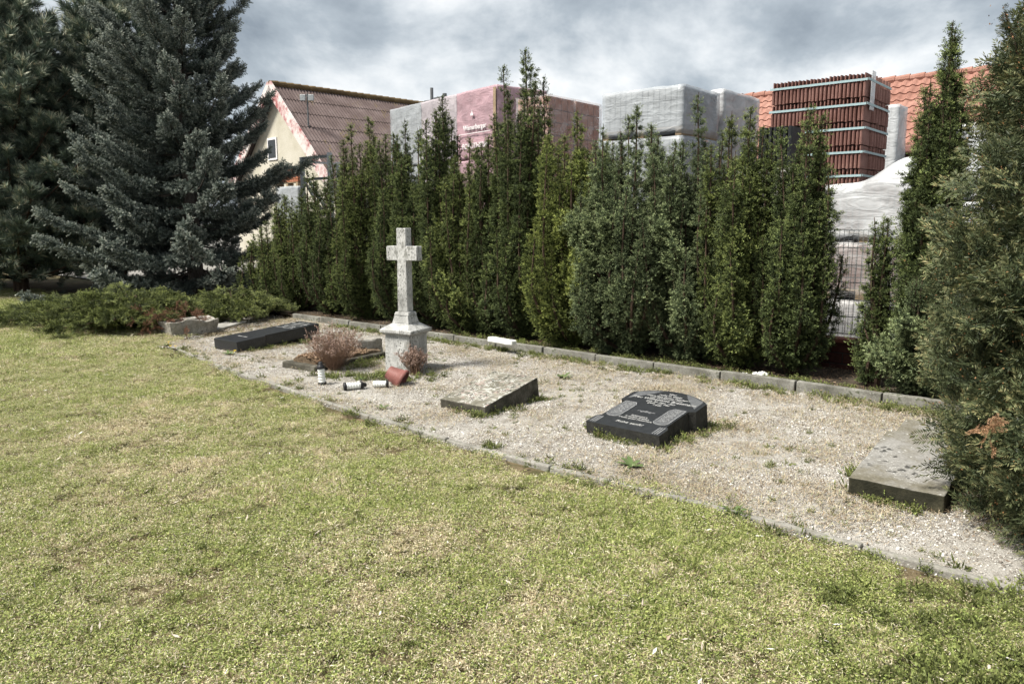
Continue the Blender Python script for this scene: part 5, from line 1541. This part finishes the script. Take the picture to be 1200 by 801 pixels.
for sgn in (-1, 1):
    for r_ in range(NR):
        for c_ in range(NC):
            o = bpy.data.objects.new('roof_sheet', sm); COL.objects.link(o); o.parent = rf
            dist = r_ * sh_
            o.location = (sw * c_ if sgn < 0 else sw * (c_ + 1), sgn * dist * math.cos(pitch), ZR - dist * math.sin(pitch))
            o.rotation_euler = (pitch, 0, 0) if sgn < 0 else (pitch, 0, math.pi)
bm = bmesh.new(); tube(bm, [(0, 0, 0), (.34, 0, .012)], [.115, .13], 10); rm = bpy.data.meshes.new('ridge_tile'); bm.to_mesh(rm); bm.free()
for k in range(int(LR / .32)):
    o = link('ridge_tile', rm, MAT['ridge'], rf); o.location = (.32 * k - .05, 0, ZR + .02)
for sgn in (-1, 1):
    bm = bmesh.new(); box(bm, (0, -sl_len / 2, -.05), (.06, sl_len, .46)); o = obj('verge_board', bm, MAT['verge'], g)
    o.location = (-.06, 0, ZR - .04); o.rotation_euler = (pitch, 0, 0) if sgn < 0 else (pitch, 0, math.pi)
bm = bmesh.new(); box(bm, (8.6, -.2, ZR - .15), (.95, .6, .9)); ch = obj('chimney', bm, MAT['chimney_brick'], g)
bm = bmesh.new(); box(bm, (8.6, -.2, ZR + .36), (1.1, .75, .12)); obj('chimney_cap', bm, MAT['lead'], ch)
bm = bmesh.new(); tube(bm, [(8.4, -.2, ZR + .42), (8.4, -.2, ZR + .6)], .1, 8); obj('cowl', bm, MAT['lead'], ch)
bm = bmesh.new(); box(bm, (.24, .0, ZR - 2.35), (.06, .75, .85)); wd_ = obj('window', bm, MAT['print_white'], g); wd_.location = (0, .55, 0)
bm = bmesh.new(); box(bm, (.205, .0, ZR - 2.35), (.02, .58, .68)); obj('pane', bm, MAT['dark_glass'], wd_)
# floodlight mast in the yard, in front of the brown roof
m0 = on_line(366, 9.5); mz = z_at(m0, 112)
g = thing('floodlight_mast', 'thin grey mast with two square floodlights in front of the brown roof', 'floodlight', (m0.x, m0.y, .012), 0)
bm = bmesh.new(); tube(bm, [(0, 0, 0), (0, 0, mz + .05)], [.045, .03], 8); obj('pole', bm, MAT['lead'], g)
bm = bmesh.new(); box(bm, (0, 0, mz - .02), (.34, .04, .04)); obj('arm', bm, MAT['lead'], g)
for dx in (-.15, .15):
    bm = bmesh.new(); box(bm, (dx, -.05, mz - .10), (.20, .10, .22)); bevel(bm, .012, 1); obj('lamp_head', bm, MAT['galvanised'], g)

# low building behind with flue pipe
b0 = on_line(492, 22)
g = thing('flue_building', 'low building behind the pallets with a black flue pipe', 'building', (b0.x, b0.y, 0), ROW)
zt = z_at(b0, 121)
bm = bmesh.new(); box(bm, (0, 2, (zt - .3) / 2), (5, 4, zt - .3)); obj('wall', bm, MAT['cream'], g)
bm = bmesh.new(); box(bm, (0, 2, zt - .22), (5.3, 4.3, .15)); obj('roof', bm, MAT['lead'], g)
bm = bmesh.new(); box(bm, (.1, .9, zt), (.55, .5, .45)); cs = obj('chimney', bm, MAT['lead'], g)
bm = bmesh.new(); tube(bm, [(.2, .9, zt + .2), (.2, .9, z_at(b0, 101))], .09, 10); obj('flue_pipe', bm, MAT['lead'], cs)

# house with red pantiles on the right
p0, p1 = on_line(850, 16), on_line(1330, 16)
zr = 5.55
g = thing('red_roof_house', 'house with orange-red pantiled roof beyond the tile stacks', 'house', (p0.x, p0.y, 0), ROW)
LL = (p1 - p0).length; RUN, DR = 4.2, 3.5
bm = bmesh.new()
prof = [(-RUN + .3, 0), (RUN - .3, 0), (RUN - .3, zr - DR), (0, zr - .2), (-RUN + .3, zr - DR)]
lo = [bm.verts.new((.2, y, z)) for y, z in prof]; hi = [bm.verts.new((LL - .2, y, z)) for y, z in prof]
bm.faces.new(lo); bm.faces.new(hi)
for k in range(5): bm.faces.new((lo[k], hi[k], hi[(k + 1) % 5], lo[(k + 1) % 5]))
bmesh.ops.recalc_face_normals(bm, faces=bm.faces)
obj('wall', bm, MAT['cream'], g)
rr_ = thing('roof', None, None); rr_.parent = g
sl = math.hypot(RUN, DR); pt_ = math.atan2(DR, RUN)
rows_, cols_ = 16, int(LL / .24)
V, Fc = [], []
cs_ = np.linspace(0, 1, 7); wave = np.array([0, .028, .045, .030, .004, -.004, 0.])
for r_ in range(rows_):
    d0, d1 = r_ * sl / rows_, (r_ + 1) * sl / rows_ + .05
    b = len(V)
    for (dv, lift_) in ((d0, .0), (d1, .035), (d1, .005)):
        for c_ in range(cols_):
            for q in range(6): V.append((.24 * (c_ + cs_[q]), -dv, wave[q] + lift_))
    nvr = cols_ * 6
    for j in range(2):
        for i in range(nvr - 1): a = b + j * nvr + i; Fc.append((a, a + nvr, a + nvr + 1, a + 1))
rm_ = bpy.data.meshes.new('roof_tiles'); rm_.from_pydata(V, [], Fc); rm_.materials.append(MAT['red_roof'])
for sgn in (-1, 1):
    o = bpy.data.objects.new('roof_tiles', rm_); COL.objects.link(o); o.parent = rr_; o['kind'] = 'stuff'
    o.location = (0 if sgn < 0 else LL, 0, zr); o.rotation_euler = (pt_, 0, 0) if sgn < 0 else (pt_, 0, math.pi)
bm = bmesh.new(); tube(bm, [(0, 0, 0), (.4, 0, .015)], [.10, .12], 10); rm = bpy.data.meshes.new('ridge_tile'); bm.to_mesh(rm); bm.free()
for k in range(int(LL / .37)):
    o = link('ridge_tile', rm, MAT['red_roof'], rr_); o.location = (.37 * k, 0, zr + .02)
# small shed with red eave in front of it
s0 = on_line(1020, 8.5)
g = thing('red_eave_shed', 'small shed with dark window and red metal eave beside the red tile stack', 'shed', (s0.x, s0.y, 0), ROW)
zt = z_at(s0, 178)
bm = bmesh.new(); box(bm, (.9, 1.2, (zt - .1) / 2), (2.6, 2.4, zt - .1)); obj('wall', bm, MAT['brown_block'], g)
bm = bmesh.new(); box(bm, (.9, 1.1, zt), (2.9, 2.8, .14)); bevel(bm, .03, 2); obj('roof', bm, MAT['roof_tile'], g)
bm = bmesh.new(); box(bm, (.9, -.02, zt - .5), (2.2, .05, .6)); obj('window', bm, MAT['dark_glass'], g)
